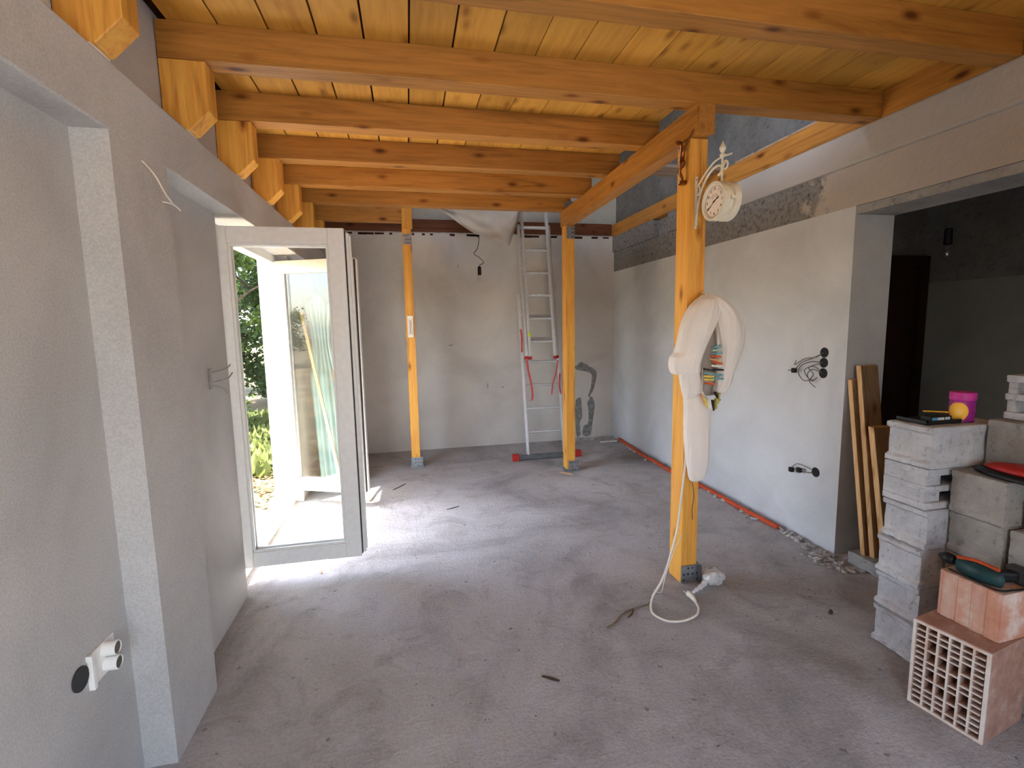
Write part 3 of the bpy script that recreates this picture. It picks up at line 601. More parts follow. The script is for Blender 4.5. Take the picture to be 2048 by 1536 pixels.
def hand(a, l_, w_, nm):
    bm = BM(); pts = [(-w_, -.012), (-w_*.6, l_*.45), (-w_*1.5, l_*.58), (-.0006, l_), (.0006, l_), (w_*1.5, l_*.58), (w_*.6, l_*.45), (w_, -.012)]
    P = [(cy-(p[0]*math.cos(a)+p[1]*math.sin(a)), cz+(-p[0]*math.sin(a)+p[1]*math.cos(a))) for p in pts]
    prism(bm, P, 'x', DX-.0022, DX-.0012); obj(nm, bm, 'ink', parent=ck)
hand(2.0*math.pi/6*1.13, .042, .0028, 'hour_hand'); hand(math.radians(236), .062, .0018, 'minute_hand')
obj('hub', lathe(BM(), [(.004, -.003), (.004, 0)], (DX, cy, cz), 'x', 12), 'ink', parent=ck)
# bracket
obj('wall_strip', B(1.513, 1.527, 2.402, 2.408, 1.995, 2.262, bev=.001), 'cream', parent=ck)
def arm(P, r, nm='scroll'): obj(nm, tube(BM(), P, r, n=8), 'cream', parent=ck, smooth=True)
arm([(1.52, 2.400, 2.01), (1.52, 2.385, 2.10), (1.52, 2.345, 2.19), (1.52, 2.29, 2.245), (1.52, 2.225, 2.262), (1.52, 2.19, 2.245), (1.52, 2.195, 2.222), (1.52, 2.215, 2.215)], .0065)
arm([(1.52, 2.400, 2.20), (1.52, 2.34, 2.245), (1.52, 2.26, 2.285), (1.52, 2.19, 2.292), (1.52, 2.12, 2.285)], .005)
cc = [(1.52, 2.385+.02*math.cos(i*.6)*(1-i*.035), 2.185+.028*math.sin(i*.6)*(1-i*.035)) for i in range(13)]
arm(cc, .0045)
cc = [(1.52, 2.165+.022*math.cos(i*.6+1)*(1-i*.04), 2.245+.022*math.sin(i*.6+1)*(1-i*.04)) for i in range(13)]
arm(cc, .0045)
obj('hanger', tube(BM(), [(cx, cy, cz+.075), (cx, cy, 2.295)], .006, k=1), 'cream', parent=ck)
obj('finial', lathe(BM(), [(.005, 2.285), (.013, 2.296), (.014, 2.303), (.006, 2.309), (.009, 2.313), (.016, 2.327), (.015, 2.337), (.006, 2.353), (.0015, 2.366)], (cx, cy, 0), 'z', 20), 'cream', parent=ck, smooth=True)
for z in (2.012, 2.245): obj('screw', lathe(BM(), [(.003, -.0075), (.003, -.006)], (1.52, 2.408, z), 'y', 8), 'ink', parent=ck)

# ================================================================ BRONZE FIGURE WITH BEADS
fg = thing('bronze_figurine', (1.484, 2.455, 2.24), 'small bronze figure with raised arms hung with a bead string', 'figurine')
fx = 1.462
def skin(verts, edges, rad, root=0):
    me = bpy.data.meshes.new('sk'); me.from_pydata([Vector(v) for v in verts], edges, []); o = bpy.data.objects.new('sk', me); C.objects.link(o)
    m = o.modifiers.new('s', 'SKIN'); 
    for i, r in enumerate(rad): me.skin_vertices[0].data[i].radius = (r, r)
    me.skin_vertices[0].data[root].use_root = True
    s2 = o.modifiers.new('d', 'SUBSURF'); s2.levels = 2; s2.render_levels = 2
    bpy.context.view_layer.update()
    r = bpy.data.meshes.new_from_object(o.evaluated_get(bpy.context.evaluated_depsgraph_get())); bpy.data.objects.remove(o)
    bm = BM(); bm.from_mesh(r); bpy.data.meshes.remove(r); return bm
V = [(fx, 2.452, 2.352), (fx, 2.450, 2.378), (fx-.002, 2.447, 2.405), (fx-.003, 2.447, 2.420), (fx-.008, 2.457, 2.436), (fx-.010, 2.462, 2.448),
     (fx, 2.428, 2.412), (fx+.004, 2.402, 2.440), (fx+.009, 2.372, 2.474), (fx+.012, 2.364, 2.484),
     (fx, 2.466, 2.412), (fx+.004, 2.492, 2.442), (fx+.009, 2.522, 2.472), (fx+.012, 2.530, 2.482),
     (fx, 2.459, 2.340), (fx-.014, 2.466, 2.300), (fx+.004, 2.452, 2.262), (fx-.004, 2.450, 2.247),
     (fx, 2.444, 2.340), (fx-.012, 2.452, 2.298), (fx+.005, 2.446, 2.262), (fx-.003, 2.444, 2.245)]
E_ = [(0, 1), (1, 2), (2, 3), (3, 4), (4, 5), (2, 6), (6, 7), (7, 8), (8, 9), (2, 10), (10, 11), (11, 12), (12, 13), (0, 14), (14, 15), (15, 16), (16, 17), (0, 18), (18, 19), (19, 20), (20, 21)]
rad = [.0125, .0125, .014, .006, .0105, .0095, .0075, .0055, .0038, .0045, .0075, .0055, .0038, .0045, .0085, .0068, .0048, .004, .0085, .0068, .0048, .004]
obj('figure', skin(V, E_, rad), 'bronze', parent=fg, smooth=True)
obj('hair', loft(BM(), [(2.424, fx-.016, fx+.004, 2.460, .010), (2.436, fx-.020, fx+.006, 2.464, .013), (2.447, fx-.020, fx+.006, 2.466, .013), (2.456, fx-.014, fx+.002, 2.466, .007)], 14, .08), 'bronze', parent=fg, smooth=True)
obj('loincloth', loft(BM(), [(2.318, fx-.013, fx+.010, 2.455, .015), (2.335, fx-.016, fx+.014, 2.453, .021), (2.352, fx-.015, fx+.013, 2.451, .018)], 18, .10), 'bronze', parent=fg, smooth=True)
obj('foot_block', B(fx-.012, 1.4845, 2.436, 2.462, 2.230, 2.252, bev=.002), 'bronze', parent=fg)
bs = obj('bead_string', tube(BM(), [(fx-.014, 2.446, 2.43), (fx-.016, 2.444, 2.40), (fx-.017, 2.448, 2.34), (fx-.016, 2.450, 2.28), (fx-.014, 2.452, 2.24)], .0008, n=5), 'bead', parent=fg)
bm = lathe(BM(), [(.0004, -.0026), (.0019, -.0018), (.0026, 0), (.0019, .0018), (.0004, .0026)], (0, 0, 0), 'z', 8)
me = bpy.data.meshes.new('bead'); bm.to_mesh(me); bm.free(); me.materials.append(MATS['bead'])
P = smooth_path([(fx-.014, 2.446, 2.43), (fx-.016, 2.444, 2.40), (fx-.017, 2.448, 2.34), (fx-.016, 2.450, 2.28), (fx-.014, 2.452, 2.24)], 8)
for p in P:
    o = bpy.data.objects.new('bead', me); C.objects.link(o); o.parent = bs; o.location = p-WLOC[bs.name]

# ================================================================ PEG BAG
bg_ = thing('peg_bag', (1.55, 2.33, .62), 'white net peg bag with a long tail hung on the near post', 'bag')
def px(p, y): return p     # outline numbers below are metres in the plane of the bag
F = dict(n=72, amp=.0, freq=3, sub=6, folds=.16)
bm = loft(BM(), [(1.232, 1.362, 1.500, 2.325, .060), (1.245, 1.352, 1.505, 2.325, .066), (1.28, 1.345, 1.508, 2.325, .068), (1.32, 1.352, 1.518, 2.325, .068), (1.345, 1.375, 1.528, 2.325, .066), (1.42, 1.388, 1.556, 2.322, .066), (1.48, 1.402, 1.582, 2.32, .066), (1.535, 1.425, 1.606, 2.322, .066), (1.585, 1.455, 1.618, 2.328, .062), (1.62, 1.495, 1.612, 2.335, .052), (1.642, 1.528, 1.588, 2.345, .03)], seed=3, **F)
obj('left_lobe', bm, 'net_cloth', parent=bg_, smooth=True)
bm = loft(BM(), [(1.09, 1.445, 1.515, 2.345, .03), (1.13, 1.432, 1.528, 2.335, .045), (1.18, 1.418, 1.518, 2.33, .05), (1.225, 1.41, 1.508, 2.33, .05), (1.26, 1.40, 1.50, 2.33, .048)], seed=6, **F)
obj('lower_pouch', bm, 'net_cloth', parent=bg_, smooth=True)
bm = loft(BM(), [(1.105, 1.618, 1.652, 2.345, .02), (1.125, 1.614, 1.685, 2.338, .032), (1.17, 1.620, 1.708, 2.332, .042), (1.22, 1.625, 1.718, 2.33, .046), (1.28, 1.630, 1.738, 2.328, .05), (1.35, 1.630, 1.760, 2.325, .055), (1.42, 1.624, 1.766, 2.325, .058), (1.49, 1.612, 1.752, 2.325, .060), (1.545, 1.60, 1.724, 2.326, .058), (1.59, 1.575, 1.684, 2.33, .055), (1.625, 1.55, 1.645, 2.338, .045), (1.645, 1.535, 1.605, 2.346, .026)], seed=9, **F)
obj('right_lobe', bm, 'net_cloth', parent=bg_, smooth=True)
bm = loft(BM(), [(1.10, 1.47, 1.67, 2.375, .012), (1.2, 1.45, 1.70, 2.378, .014), (1.4, 1.46, 1.72, 2.38, .014), (1.56, 1.50, 1.68, 2.38, .014)], 24, .03, 5)
obj('back_panel', bm, 'net_inner', parent=bg_, smooth=True)
F['folds'] = .12
bm = loft(BM(), [(.622, 1.512, 1.545, 2.36, .014), (.632, 1.497, 1.568, 2.355, .026), (.66, 1.485, 1.583, 2.352, .034), (.72, 1.474, 1.597, 2.35, .038), (.80, 1.464, 1.602, 2.35, .041), (.90, 1.454, 1.602, 2.35, .042), (1.0, 1.447, 1.598, 2.348, .042), (1.08, 1.443, 1.582, 2.345, .042), (1.13, 1.447, 1.55, 2.345, .036)], seed=13, **F)
obj('tail', bm, 'net_cloth', parent=bg_, smooth=True)
obj('hanging_loop', tube(BM(), [(1.57, 2.402, 1.66), (1.565, 2.36, 1.655), (1.56, 2.34, 1.635)], .005, n=6), 'net_cloth', parent=bg_, smooth=True)
obj('peg_ring', tube(BM(), [(1.602, 2.30, 1.46), (1.60, 2.295, 1.36), (1.604, 2.292, 1.25), (1.607, 2.292, 1.12), (1.585, 2.285, 1.075), (1.55, 2.28, 1.06), (1.515, 2.285, 1.085), (1.51, 2.288, 1.14), (1.512, 2.29, 1.26)], .0022, n=6), 'cable', parent=bg_, smooth=True)
def peg_mesh(mat):
    bm = BM()
    for s in (-1, 1):
        b2 = BM(); prism(b2, [(-.029, .0025*s), (-.026, .0055*s), (.008, .0065*s), (.028, .0095*s), (.030, .0065*s), (.010, .0018*s), (-.010, .0012*s)], 'z', -.0048, .0048); merge(bm, b2)
    b2 = BM(); lathe(b2, [(.0035, -.006), (.0035, .006)], (-.002, 0, 0), 'z', 8); merge(bm, b2)
    bmesh.ops.recalc_face_normals(bm, faces=bm.faces[:]); me = bpy.data.meshes.new('clothes_peg'); bm.to_mesh(me); bm.free(); me.materials.append(MATS[mat]); return me
pegs = [('peg_blue', 1.585, 2.286, 1.372, -12, 'pale blue peg at the top of the peg bag opening'), ('peg_mint', 1.590, 2.284, 1.354, -3, 'mint green peg high in the peg bag opening'), ('peg_blue', 1.588, 2.284, 1.337, 0, 'blue green peg just under the mint peg'), ('peg_orange', 1.582, 2.282, 1.321, 6, 'brownish orange peg in the middle of the bag opening'), ('peg_wood', 1.575, 2.280, 1.303, 10, 'pale wooden peg in the middle of the bag opening'), ('peg_orange', 1.590, 2.280, 1.288, 12, 'orange wooden peg leaning in the bag opening'), ('peg_white', 1.585, 2.282, 1.270, 8, 'white peg under the wooden pegs'), ('peg_black', 1.596, 2.280, 1.250, 3, 'black peg at the right of the bag opening'), ('peg_black', 1.540, 2.280, 1.252, 12, 'black peg at the left of the bag opening'), ('peg_blue', 1.540, 2.276, 1.233, 5, 'grey blue peg above the yellow pegs'), ('peg_yellow', 1.535, 2.272, 1.218, 4, 'upper of the two bright yellow pegs lying flat'), ('peg_yellow', 1.536, 2.272, 1.201, 4, 'lower of the two bright yellow pegs lying flat'), ('peg_blue', 1.594, 2.276, 1.222, 0, 'upper pale blue peg right of the yellow pegs'), ('peg_blue', 1.595, 2.276, 1.203, 2, 'lower pale blue peg right of the yellow pegs'), ('peg_orange', 1.542, 2.270, 1.180, 8, 'red orange peg lowest of the flat pegs'),
        ('peg_wood', 1.512, 2.278, 1.098, -118, 'wooden peg at the left end of the lower peg row'), ('peg_yellow', 1.524, 2.272, 1.080, -122, 'yellow peg hanging in the lower peg row'), ('peg_white', 1.537, 2.270, 1.068, -115, 'broad white peg hanging in the lower peg row'), ('peg_white', 1.551, 2.270, 1.062, -105, 'slim white peg hanging in the lower peg row'), ('peg_black', 1.567, 2.270, 1.062, -96, 'black peg hanging in the lower peg row'), ('peg_olive', 1.585, 2.272, 1.070, -92, 'olive peg hanging in the lower peg row'), ('peg_olive', 1.602, 2.276, 1.098, -84, 'olive peg at the right end of the lower peg row'), ('peg_black', 1.594, 2.276, 1.108, -122, 'black peg clipped high at the right end of the row')]
PM = {}
for mt, x, y, z, an, lb in pegs:
    if mt not in PM: PM[mt] = peg_mesh(mt)
    o = bpy.data.objects.new('clothes_peg', PM[mt]); C.objects.link(o); o.location = (x, y, z); o.rotation_euler = (0, math.radians(an), random.uniform(-.15, .15))
    o['label'] = lb; o['category'] = 'clothes peg'; o['group'] = 'pegs in the net bag'

# cord, plug, twine and little bag at the post foot
t = thing('power_cord', (1.40, 2.30, 0), 'white cord hanging from the peg bag and looping on the floor', 'cord')
obj('cord', tube(BM(), [(1.487, 2.385, .80), (1.478, 2.38, .70), (1.455, 2.375, .50), (1.43, 2.365, .35), (1.37, 2.34, .19), (1.31, 2.31, .09), (1.235, 2.27, .03), (1.19, 2.20, .007), (1.185, 2.14, .006), (1.225, 2.085, .006), (1.30, 2.07, .006), (1.385, 2.095, .006), (1.435, 2.15, .006), (1.452, 2.205, .008)], .0058, n=8, k=8), 'cable', parent=t, smooth=True)
pg = BM(); tube(pg, [(1.452, 2.205, .010), (1.455, 2.235, .014), (1.45, 2.27, .02)], .012, n=8, k=3, rfun=lambda t_, i_: .008+.009*t_)
plug = obj('plug', pg, 'cable', parent=t, smooth=True)
for s in (-.008, .008): obj('pin', tube(BM(), [(1.448+s, 2.27, .021), (1.444+s, 2.292, .024)], .0022, k=1), 'zinc', parent=plug)
obj('twine', tube(BM(), [(1.225, 2.27, .03), (1.20, 2.25, .004), (1.12, 2.235, .004), (1.03, 2.20, .004), (.96, 2.14, .004), (.905, 2.11, .004)], .0035, n=6), 'twine', smooth=True, label='thin brown twine trailing over the floor from the near post', cat='twine')
obj('thread', tube(BM(), [(1.484, 2.40, .30), (1.43, 2.385, .22), (1.36, 2.36, .08), (1.33, 2.34, .012), (1.30, 2.33, .012), (1.29, 2.36, .012)], .0018, n=5), 'peg_white', smooth=True, label='fine translucent thread curling at the near post foot', cat='thread')
obj('nailed_string', tube(BM(), [(1.545, 2.405, .60), (1.555, 2.402, .52), (1.545, 2.402, .44), (1.55, 2.402, .38)], .002, n=5), 'twine', smooth=True, label='short brown string nailed low on the near post', cat='string')
bm = BM()
bmesh.ops.create_icosphere(bm, subdivisions=4, radius=1, matrix=Matrix.Translation((1.665, 2.36, .045)) @ Matrix.Rotation(.3, 4, 'Z') @ Matrix.Diagonal((.065, .05, .045, 1)))
for v in bm.verts:
    d = (v.co-Vector((1.665, 2.36, .045))); f = noise.noise(v.co*24)*.35+noise.noise(v.co*60)*.18; v.co += d*f; v.co.z = max(.001, v.co.z)
b2 = tube(BM(), [(1.62, 2.345, .04), (1.57, 2.315, .028), (1.51, 2.285, .024), (1.475, 2.268, .02)], .014, n=9, k=5, rfun=lambda t_, i_: .018-.012*t_+.003*math.sin(i_*2)); merge(bm, b2)
obj('plastic_bag', bm, 'poly_bag', smooth=True, label='crumpled small white plastic bag at the near post foot', cat='bag')

# ================================================================ BLOCKS, PLANKS AND TOOLS ON THE RIGHT
ZC = [0, .18, .345, .52, .695, .872, 1.052]
def cblock(x0, x1, y0, y1, z0, z1, mat='block', lip=.014, seed=0):
    bm = BM(); H = z1-z0-.002
    prof = [(0, .0), (.004, lip), (.022, lip), (.034, 0), (H*.5, .002), (H-.034, 0), (H-.022, lip), (H-.004, lip), (H, 0)]
    n = 7; rings = []
    for h, o in prof:
        a0, a1, b0, b1 = x0-o+.010, x1, y0-o*.3+.004, y1+o*.3-.004; ring = []
        for (p, q) in (((a0, b0), (a1, b0)), ((a1, b0), (a1, b1)), ((a1, b1), (a0, b1)), ((a0, b1), (a0, b0))):
            for i in range(n):
                t_ = i/n; x, y = p[0]+(q[0]-p[0])*t_, p[1]+(q[1]-p[1])*t_
                v = Vector((x, y, z0+.001+h)); e = noise.noise(v*38+Vector((seed*7.1, 0, 0)))*.008
                v.x += e; v.y += e*.6; v.z += (noise.noise(v*50)*.003 if 0 < h < H else 0); ring.append(bm.verts.new(v))
        rings.append(ring)
    N = 4*n
    for a_, b_ in zip(rings, rings[1:]):
        for i in range(N): bm.faces.new((a_[i], a_[(i+1) % N], b_[(i+1) % N], b_[i]))
    bm.faces.new(rings[0][::-1]); bm.faces.new(rings[-1]); return bm
def hollow(x0, x1, y0, y1, z0, z1, face='y'):
    """block with two stacked slots open on one side"""
    bm = BM(); H = z1-z0; z0 += .001; z1 -= .001; t_ = .03
    zs = [(z0, z0+t_), (z0+H*.5-.014, z0+H*.5+.014), (z1-t_, z1)]
    for a_, b_ in zs: box(bm, x0, x1, y0, y1, a_, b_, bev=.006)
    for a_, b_ in ((z0+t_, zs[1][0]), (zs[1][1], z1-t_)):
        if face == 'y': box(bm, x0+.004, x0+.085, y0+.012, y1, a_, b_); box(bm, x1-.05, x1, y0+.008, y1, a_, b_); box(bm, x0+.085, x1-.05, y1-.03, y1, a_, b_)
        else: box(bm, x0+.012, x1, y1-.035, y1-.004, a_, b_); box(bm, x0+.012, x1, y0, y0+.03, a_, b_); box(bm, x1-.03, x1, y0+.03, y1-.035, a_, b_)
    return bm
grp = 'grey concrete building blocks'
lv = ['bottom', 'second', 'third', 'fourth', 'fifth', 'topmost']
for i in range(6):
    dx, dy = [(-.002, 0), (.004, .004), (-.006, .002), (.006, -.002), (-.008, .006), (0, 0)][i]
    lb = ('%s concrete block of the stack under the black tray' % lv[i]) if i != 4 else 'concrete block with open slots under the topmost block of the tray stack'
    if i == 4: bm = hollow(2.104+dx, 2.46, 1.565, 1.757, ZC[i], ZC[i+1]); mt = 'block'
    else: bm = cblock(2.095+dx, 2.48, 1.558+dy, 1.752+dy, ZC[i], ZC[i+1], seed=i); mt = 'block'
    obj('concrete_block', bm, mt, label=lb, cat='block', group=grp)
bx_ = [2.20, 2.205, 2.195, 2.20, 2.19]
for i in range(5):
    lb = ['bottom block of the middle stack behind the clay blocks', 'second block of the middle stack behind the clay blocks', 'third block of the middle stack above the drill', 'fourth block of the middle stack beside the dark gap', 'smooth top block of the middle stack under the red bag'][i]
    obj('concrete_block', cblock(bx_[i], bx_[i]+.36, 1.352, 1.55, ZC[i], ZC[i+1], 'block_b', .003 if i == 4 else .006, 11+i), 'block_b', label=lb, cat='block', group=grp)
obj('concrete_block', cblock(2.36, 2.72, 1.30, 1.55, ZC[5], 1.076, 'block_b', .003, 21), 'block_b', label='set-back block under the hollow top block', cat='block', group=grp)
for i in range(5):
    x0 = [2.215, 2.21, 2.22, 2.205, 2.27][i]
    lb = ['bottom', 'second', 'third', 'fourth', 'fifth'][i]+' block of the stack nearest the right edge'
    obj('concrete_block', cblock(x0, x0+.36, 1.13, 1.342, ZC[i], ZC[i+1], 'block_b', .004, 31+i), 'block_b', label=lb, cat='block', group=grp)
obj('concrete_block', hollow(2.43, 2.74, 1.30, 1.54, 1.0765, 1.262, 'x'), 'block', label='hollow slotted block on top at the right edge', cat='block', group=grp)
# big clay block with a grid of holes
def clay_grid(W, H, L, ncol=6, nrow=14):
    bm = BM(); t_ = .0062; ow = .010
    box(bm, 0, L, 0, W, 0, ow); box(bm, 0, L, 0, W, H-ow, H); box(bm, 0, L, 0, ow, ow, H-ow); box(bm, 0, L, W-ow, W, ow, H-ow)
    cw = (W-2*ow)/ncol; rh = (H-2*ow)/nrow
    for c in range(1, ncol): box(bm, .001, L-.01, ow+c*cw-t_/2, ow+c*cw+t_/2, ow, H-ow)
    pats = {0: [1]*14, 5: [1]*14, 1: [1, 1, 2, 2, 1, 2, 2, 1, 1, 1], 2: [1, 2, 2, 1, 2, 2, 1, 1, 1, 1], 3: [1, 1, 1, 2, 2, 1, 2, 2, 1, 1], 4: [1, 1, 1, 2, 2, 1, 2, 2, 1, 1]}
    for c in range(ncol):
        r = 0
        for s in pats[c][:-1]:
            r += s; box(bm, .001, L-.01, ow+c*cw+t_/2, ow+(c+1)*cw-t_/2, ow+r*rh-t_*.4, ow+r*rh+t_*.4)
    box(bm, L*.55, L-.011, ow, W-ow, ow, H-ow)
    return bm
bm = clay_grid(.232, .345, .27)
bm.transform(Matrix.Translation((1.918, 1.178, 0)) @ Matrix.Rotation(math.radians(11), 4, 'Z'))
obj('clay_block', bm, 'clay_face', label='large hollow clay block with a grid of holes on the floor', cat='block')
bm = BM(); n_ = 60; H = .18; W = .2; D = .175     # clay block with vertical grooves
pts = [(D, 0), (D, W)]
for i in range(n_+1):
    s = i/n_; gr = .004*(1 if (s*4.2) % 1 < .28 else 0); pts.append((gr, W*(1-s)))
prism(bm, pts, 'z', 0, H); bm.transform(Matrix.Translation((2.005, 1.215, .347)) @ Matrix.Rotation(math.radians(3), 4, 'Z'))
obj('clay_block', bm, 'clay', label='smaller orange clay block with vertical grooves under the drill', cat='block')
# leaning planks
def plank(x0, x1, yb, yt, dep, z0, z1, xs, label):
    bm = BM(); vs = []
    for z, y, dx in ((z0, yb, 0), (z1, yt, xs)):
        vs.append([bm.verts.new((x0+dx, y, z)), bm.verts.new((x1+dx, y, z)), bm.verts.new((x1+dx, y+dep, z)), bm.verts.new((x0+dx, y+dep, z))])
    a_, b_ = vs; bm.faces.new(a_[::-1]); bm.faces.new(b_)
    for i in range(4): bm.faces.new((a_[i], a_[(i+1) % 4], b_[(i+1) % 4], b_[i]))
    bmesh.ops.bevel(bm, geom=bm.edges[:], offset=.0025, segments=1, affect='EDGES')
    bmesh.ops.recalc_face_normals(bm, faces=bm.faces[:])
    for f in bm.faces: f.material_index = 1 if abs(f.normal.y) > .8 else 0  # wide faces get the browner colour, narrow edges the paler one
    return obj('leaning_plank', bm, ['plank_z', 'plank_face'], label=label, cat='plank', group='planks leaning in the doorway')
plank(2.640, 2.77, 2.290, 2.452, .030, .081, 1.135, -.005, 'shorter plank leaning flat on the doorway jamb, leftmost')
plank(2.662, 2.79, 2.248, 2.411, .032, .081, 1.225, -.012, 'tallest plank leaning in the doorway')
plank(2.690, 2.82, 2.196, 2.318, .038, .081, .865, -.02, 'shortest plank leaning in front of the tallest one')
# canister
t = thing('canister', (2.345, 1.635, 1.052), 'pink and yellow round canister standing on the block stack', 'canister'); cxx = 2.345
a = NT('can_label'); tc = a.n('ShaderNodeTexCoord'); sp = a.n('ShaderNodeSeparateXYZ'); a.l(tc.outputs['Object'], sp.inputs[0])
uu = a.math('SUBTRACT', a.math('MULTIPLY', sp.outputs[0], .572), a.math('MULTIPLY', sp.outputs[1], .82))
d2 = a.math('ADD', a.math('POWER', a.math('ABSOLUTE', a.math('MULTIPLY', a.math('ADD', uu, .010), 28)), 2.), a.math('POWER', a.math('ABSOLUTE', a.math('MULTIPLY', a.math('SUBTRACT', sp.outputs[2], .046), 22)), 2.))
wv = a.math('ADD', d2, a.math('MULTIPLY', a.noise(tc.outputs['Object'], 40), .3))
a.col(a.ramp(wv, [(.0, lin((250, 214, 150))), (.35, lin((246, 190, 70))), (.85, lin((240, 176, 60))), (1.0, lin((148, 40, 130)))])); a.rough(.4)
obj('body', lathe(BM(), [(.040, .0), (.043, .004), (.043, .092), (.041, .094)], (cxx, 1.635, 1.0525), 'z', 32), 'can_label', parent=t, smooth=2)
obj('lid', lathe(BM(), [(.044, .094), (.0455, .098), (.0455, .124), (.043, .128)], (cxx, 1.635, 1.0525), 'z', 32), 'pink', parent=t, smooth=2)
obj('base_rim', lathe(BM(), [(.0435, .0005), (.0438, .008), (.0432, .009)], (cxx, 1.635, 1.0525), 'z', 32), 'purple', parent=t, smooth=2)
obj('printed_stroke', tube(BM(), [(cxx-.012, 1.5915, 1.098), (cxx+.004, 1.5912, 1.096), (cxx+.022, 1.5975, 1.097)], .0014, n=5), 'purple', parent=t)
# black tray with small tools
t = thing('tool_tray', (2.20, 1.66, 1.052), 'black flat tray of small labelled tools on the block stack', 'tray')
tr = BM(); box(tr, 2.118, 2.30, 1.60, 1.735, 1.0525, 1.062, bev=.004); box(tr, 2.118, 2.30, 1.60, 1.606, 1.062, 1.070); box(tr, 2.118, 2.124, 1.60, 1.735, 1.062, 1.070)
obj('tray', tr, 'black', parent=t)
pk = obj('tool_box', B(2.150, 2.262, 1.612, 1.655, 1.0625, 1.084, bev=.002), 'black', parent=t)
obj('blue_label', B(2.156, 2.183, 1.6105, 1.6125, 1.066, 1.080), 'label_blue', parent=pk); obj('white_label', B(2.185, 2.218, 1.6105, 1.6125, 1.066, 1.080), 'label_white', parent=pk); obj('white_label', B(2.224, 2.250, 1.6105, 1.6125, 1.067, 1.080), 'label_white', parent=pk)
bm = BM(); bar(bm, (2.22, 1.70, 1.092), (2.315, 1.665, 1.088), .008, .006, bev=.002); obj('pencil', bm, 'yellow', label='yellow pencil lying over the black tray', cat='pencil')
obj('tool_handle', tube(BM(), [(2.235, 1.70, 1.073), (2.29, 1.69, 1.078), (2.33, 1.68, 1.068)], .009, n=8), 'dark_grey', parent=t, smooth=True)
# red and black bag on the middle stack
t = thing('tool_bag', (2.28, 1.40, ZC[5]), 'flat red and black bag lying on the middle blocks', 'bag')
bm = loft(BM(), [(.8735, 2.225, 2.35, 1.34, .175), (.880, 2.215, 2.358, 1.34, .185), (.892, 2.222, 2.356, 1.34, .18), (.897, 2.24, 2.35, 1.34, .16)], 30, .02, 2); obj('black_base', bm, 'black', parent=t, smooth=True)
bm = loft(BM(), [(.8975, 2.245, 2.352, 1.35, .15), (.905, 2.24, 2.355, 1.35, .155), (.918, 2.25, 2.352, 1.34, .13), (.926, 2.28, 2.34, 1.33, .08)], 30, .05, 4); obj('red_top', bm, 'red_dark', parent=t, smooth=True)
bm = loft(BM(), [(1.2635, 2.475, 2.66, 1.36, .05), (1.27, 2.47, 2.67, 1.36, .055), (1.283, 2.48, 2.66, 1.36, .045), (1.29, 2.52, 2.63, 1.36, .02)], 24, .06, 8); obj('red_rag', bm, 'red_plastic', smooth=True, label='red folded rag on the hollow block at the right edge', cat='rag')
# cordless drill
t = thing('cordless_drill', (2.08, 1.31, .528), 'dark teal and black drill with orange accents on the clay block', 'drill')
DZ = .5285
obj('motor_body', loft(BM(), [(DZ+.0, 2.03, 2.075, 1.325, .07), (DZ+.012, 2.022, 2.083, 1.325, .078), (DZ+.032, 2.02, 2.086, 1.325, .08), (DZ+.05, 2.028, 2.078, 1.325, .072), (DZ+.058, 2.042, 2.066, 1.325, .05)], 24, .03, 1), 'teal_tool', parent=t, smooth=True)
bm = BM(); lathe(bm, [(.014, 0), (.020, .006), (.022, .03), (.014, .045), (.008, .055)], (2.05, 1.405, DZ+.03), 'y', 16); obj('chuck', bm, 'black', parent=t, smooth=2)
bm = BM(); bar(bm, (2.07, 1.29, DZ+.028), (2.165, 1.262, DZ+.026), .036, .038, bev=.010); obj('grip', bm, 'black', parent=t)
obj('battery', B(2.135, 2.178, 1.225, 1.30, DZ, DZ+.06, bev=.008), 'dark_grey', parent=t)
obj('orange_strip', tube(BM(), [(2.03, 1.385, DZ+.058), (2.045, 1.33, DZ+.067), (2.05, 1.26, DZ+.062)], .007, n=8), 'orange_tool', parent=t, smooth=True)
obj('charger_cable', tube(BM(), [(2.016, 1.40, DZ+.004), (2.014, 1.32, DZ+.004), (2.018, 1.24, DZ+.004), (2.07, 1.226, DZ+.004), (2.125, 1.222, DZ+.004)], .0035, n=6), 'black', label='black cable lying along the grooved clay block', cat='cable', smooth=True)

# ================================================================ CLUTTER BEHIND THE FARTHER SASH
def pole(p, q, w_, mat, label):
    bm = BM(); bar(bm, p, q, w_, w_*.7, (1, 0, 0), bev=.003); obj('wooden_pole', bm, mat, label=label, cat='pole', group='poles behind the window sash')
pole((-.385, 4.275, .012), (-.905, 5.05, 1.80), .034, 'orange_pole', 'orange lath leaning behind the farther sash, foot in sunlight')
pole((-.60, 4.34, .012), (-.915, 4.62, 1.66), .034, 'pole_z', 'pale lath leaning behind the farther sash under the teal cloth')
cl = BM(); g = {}; nu, nv = 40, 26
for i in range(nu+1):
    for j in range(nv+1):
        u, q = i/nu, j/nv
        wd = .26-.10*math.sin(math.pi*min(1, q*2.4))*(q < .42)+.02*q
        x = -.80+(u-.5)*wd+.14*q*.6; y = 4.72+.028*math.sin(u*17+q*2)*(1-.3*q)+.02*math.sin(u*39+q*3)
        z = 1.78-1.74*q-.05*math.sin(u*9)*(1-q)
        g[i, j] = cl.verts.new((x, y, z))
for i in range(nu):
    for j in range(nv): cl.faces.new((g[i, j], g[i+1, j], g[i+1, j+1], g[i, j+1]))
o = obj('hung_cloth', cl, 'teal_cloth', smooth=True, label='pale teal cloth draped over the poles behind the farther sash', cat='cloth'); o.modifiers.new('thick', 'SOLIDIFY').thickness = .004
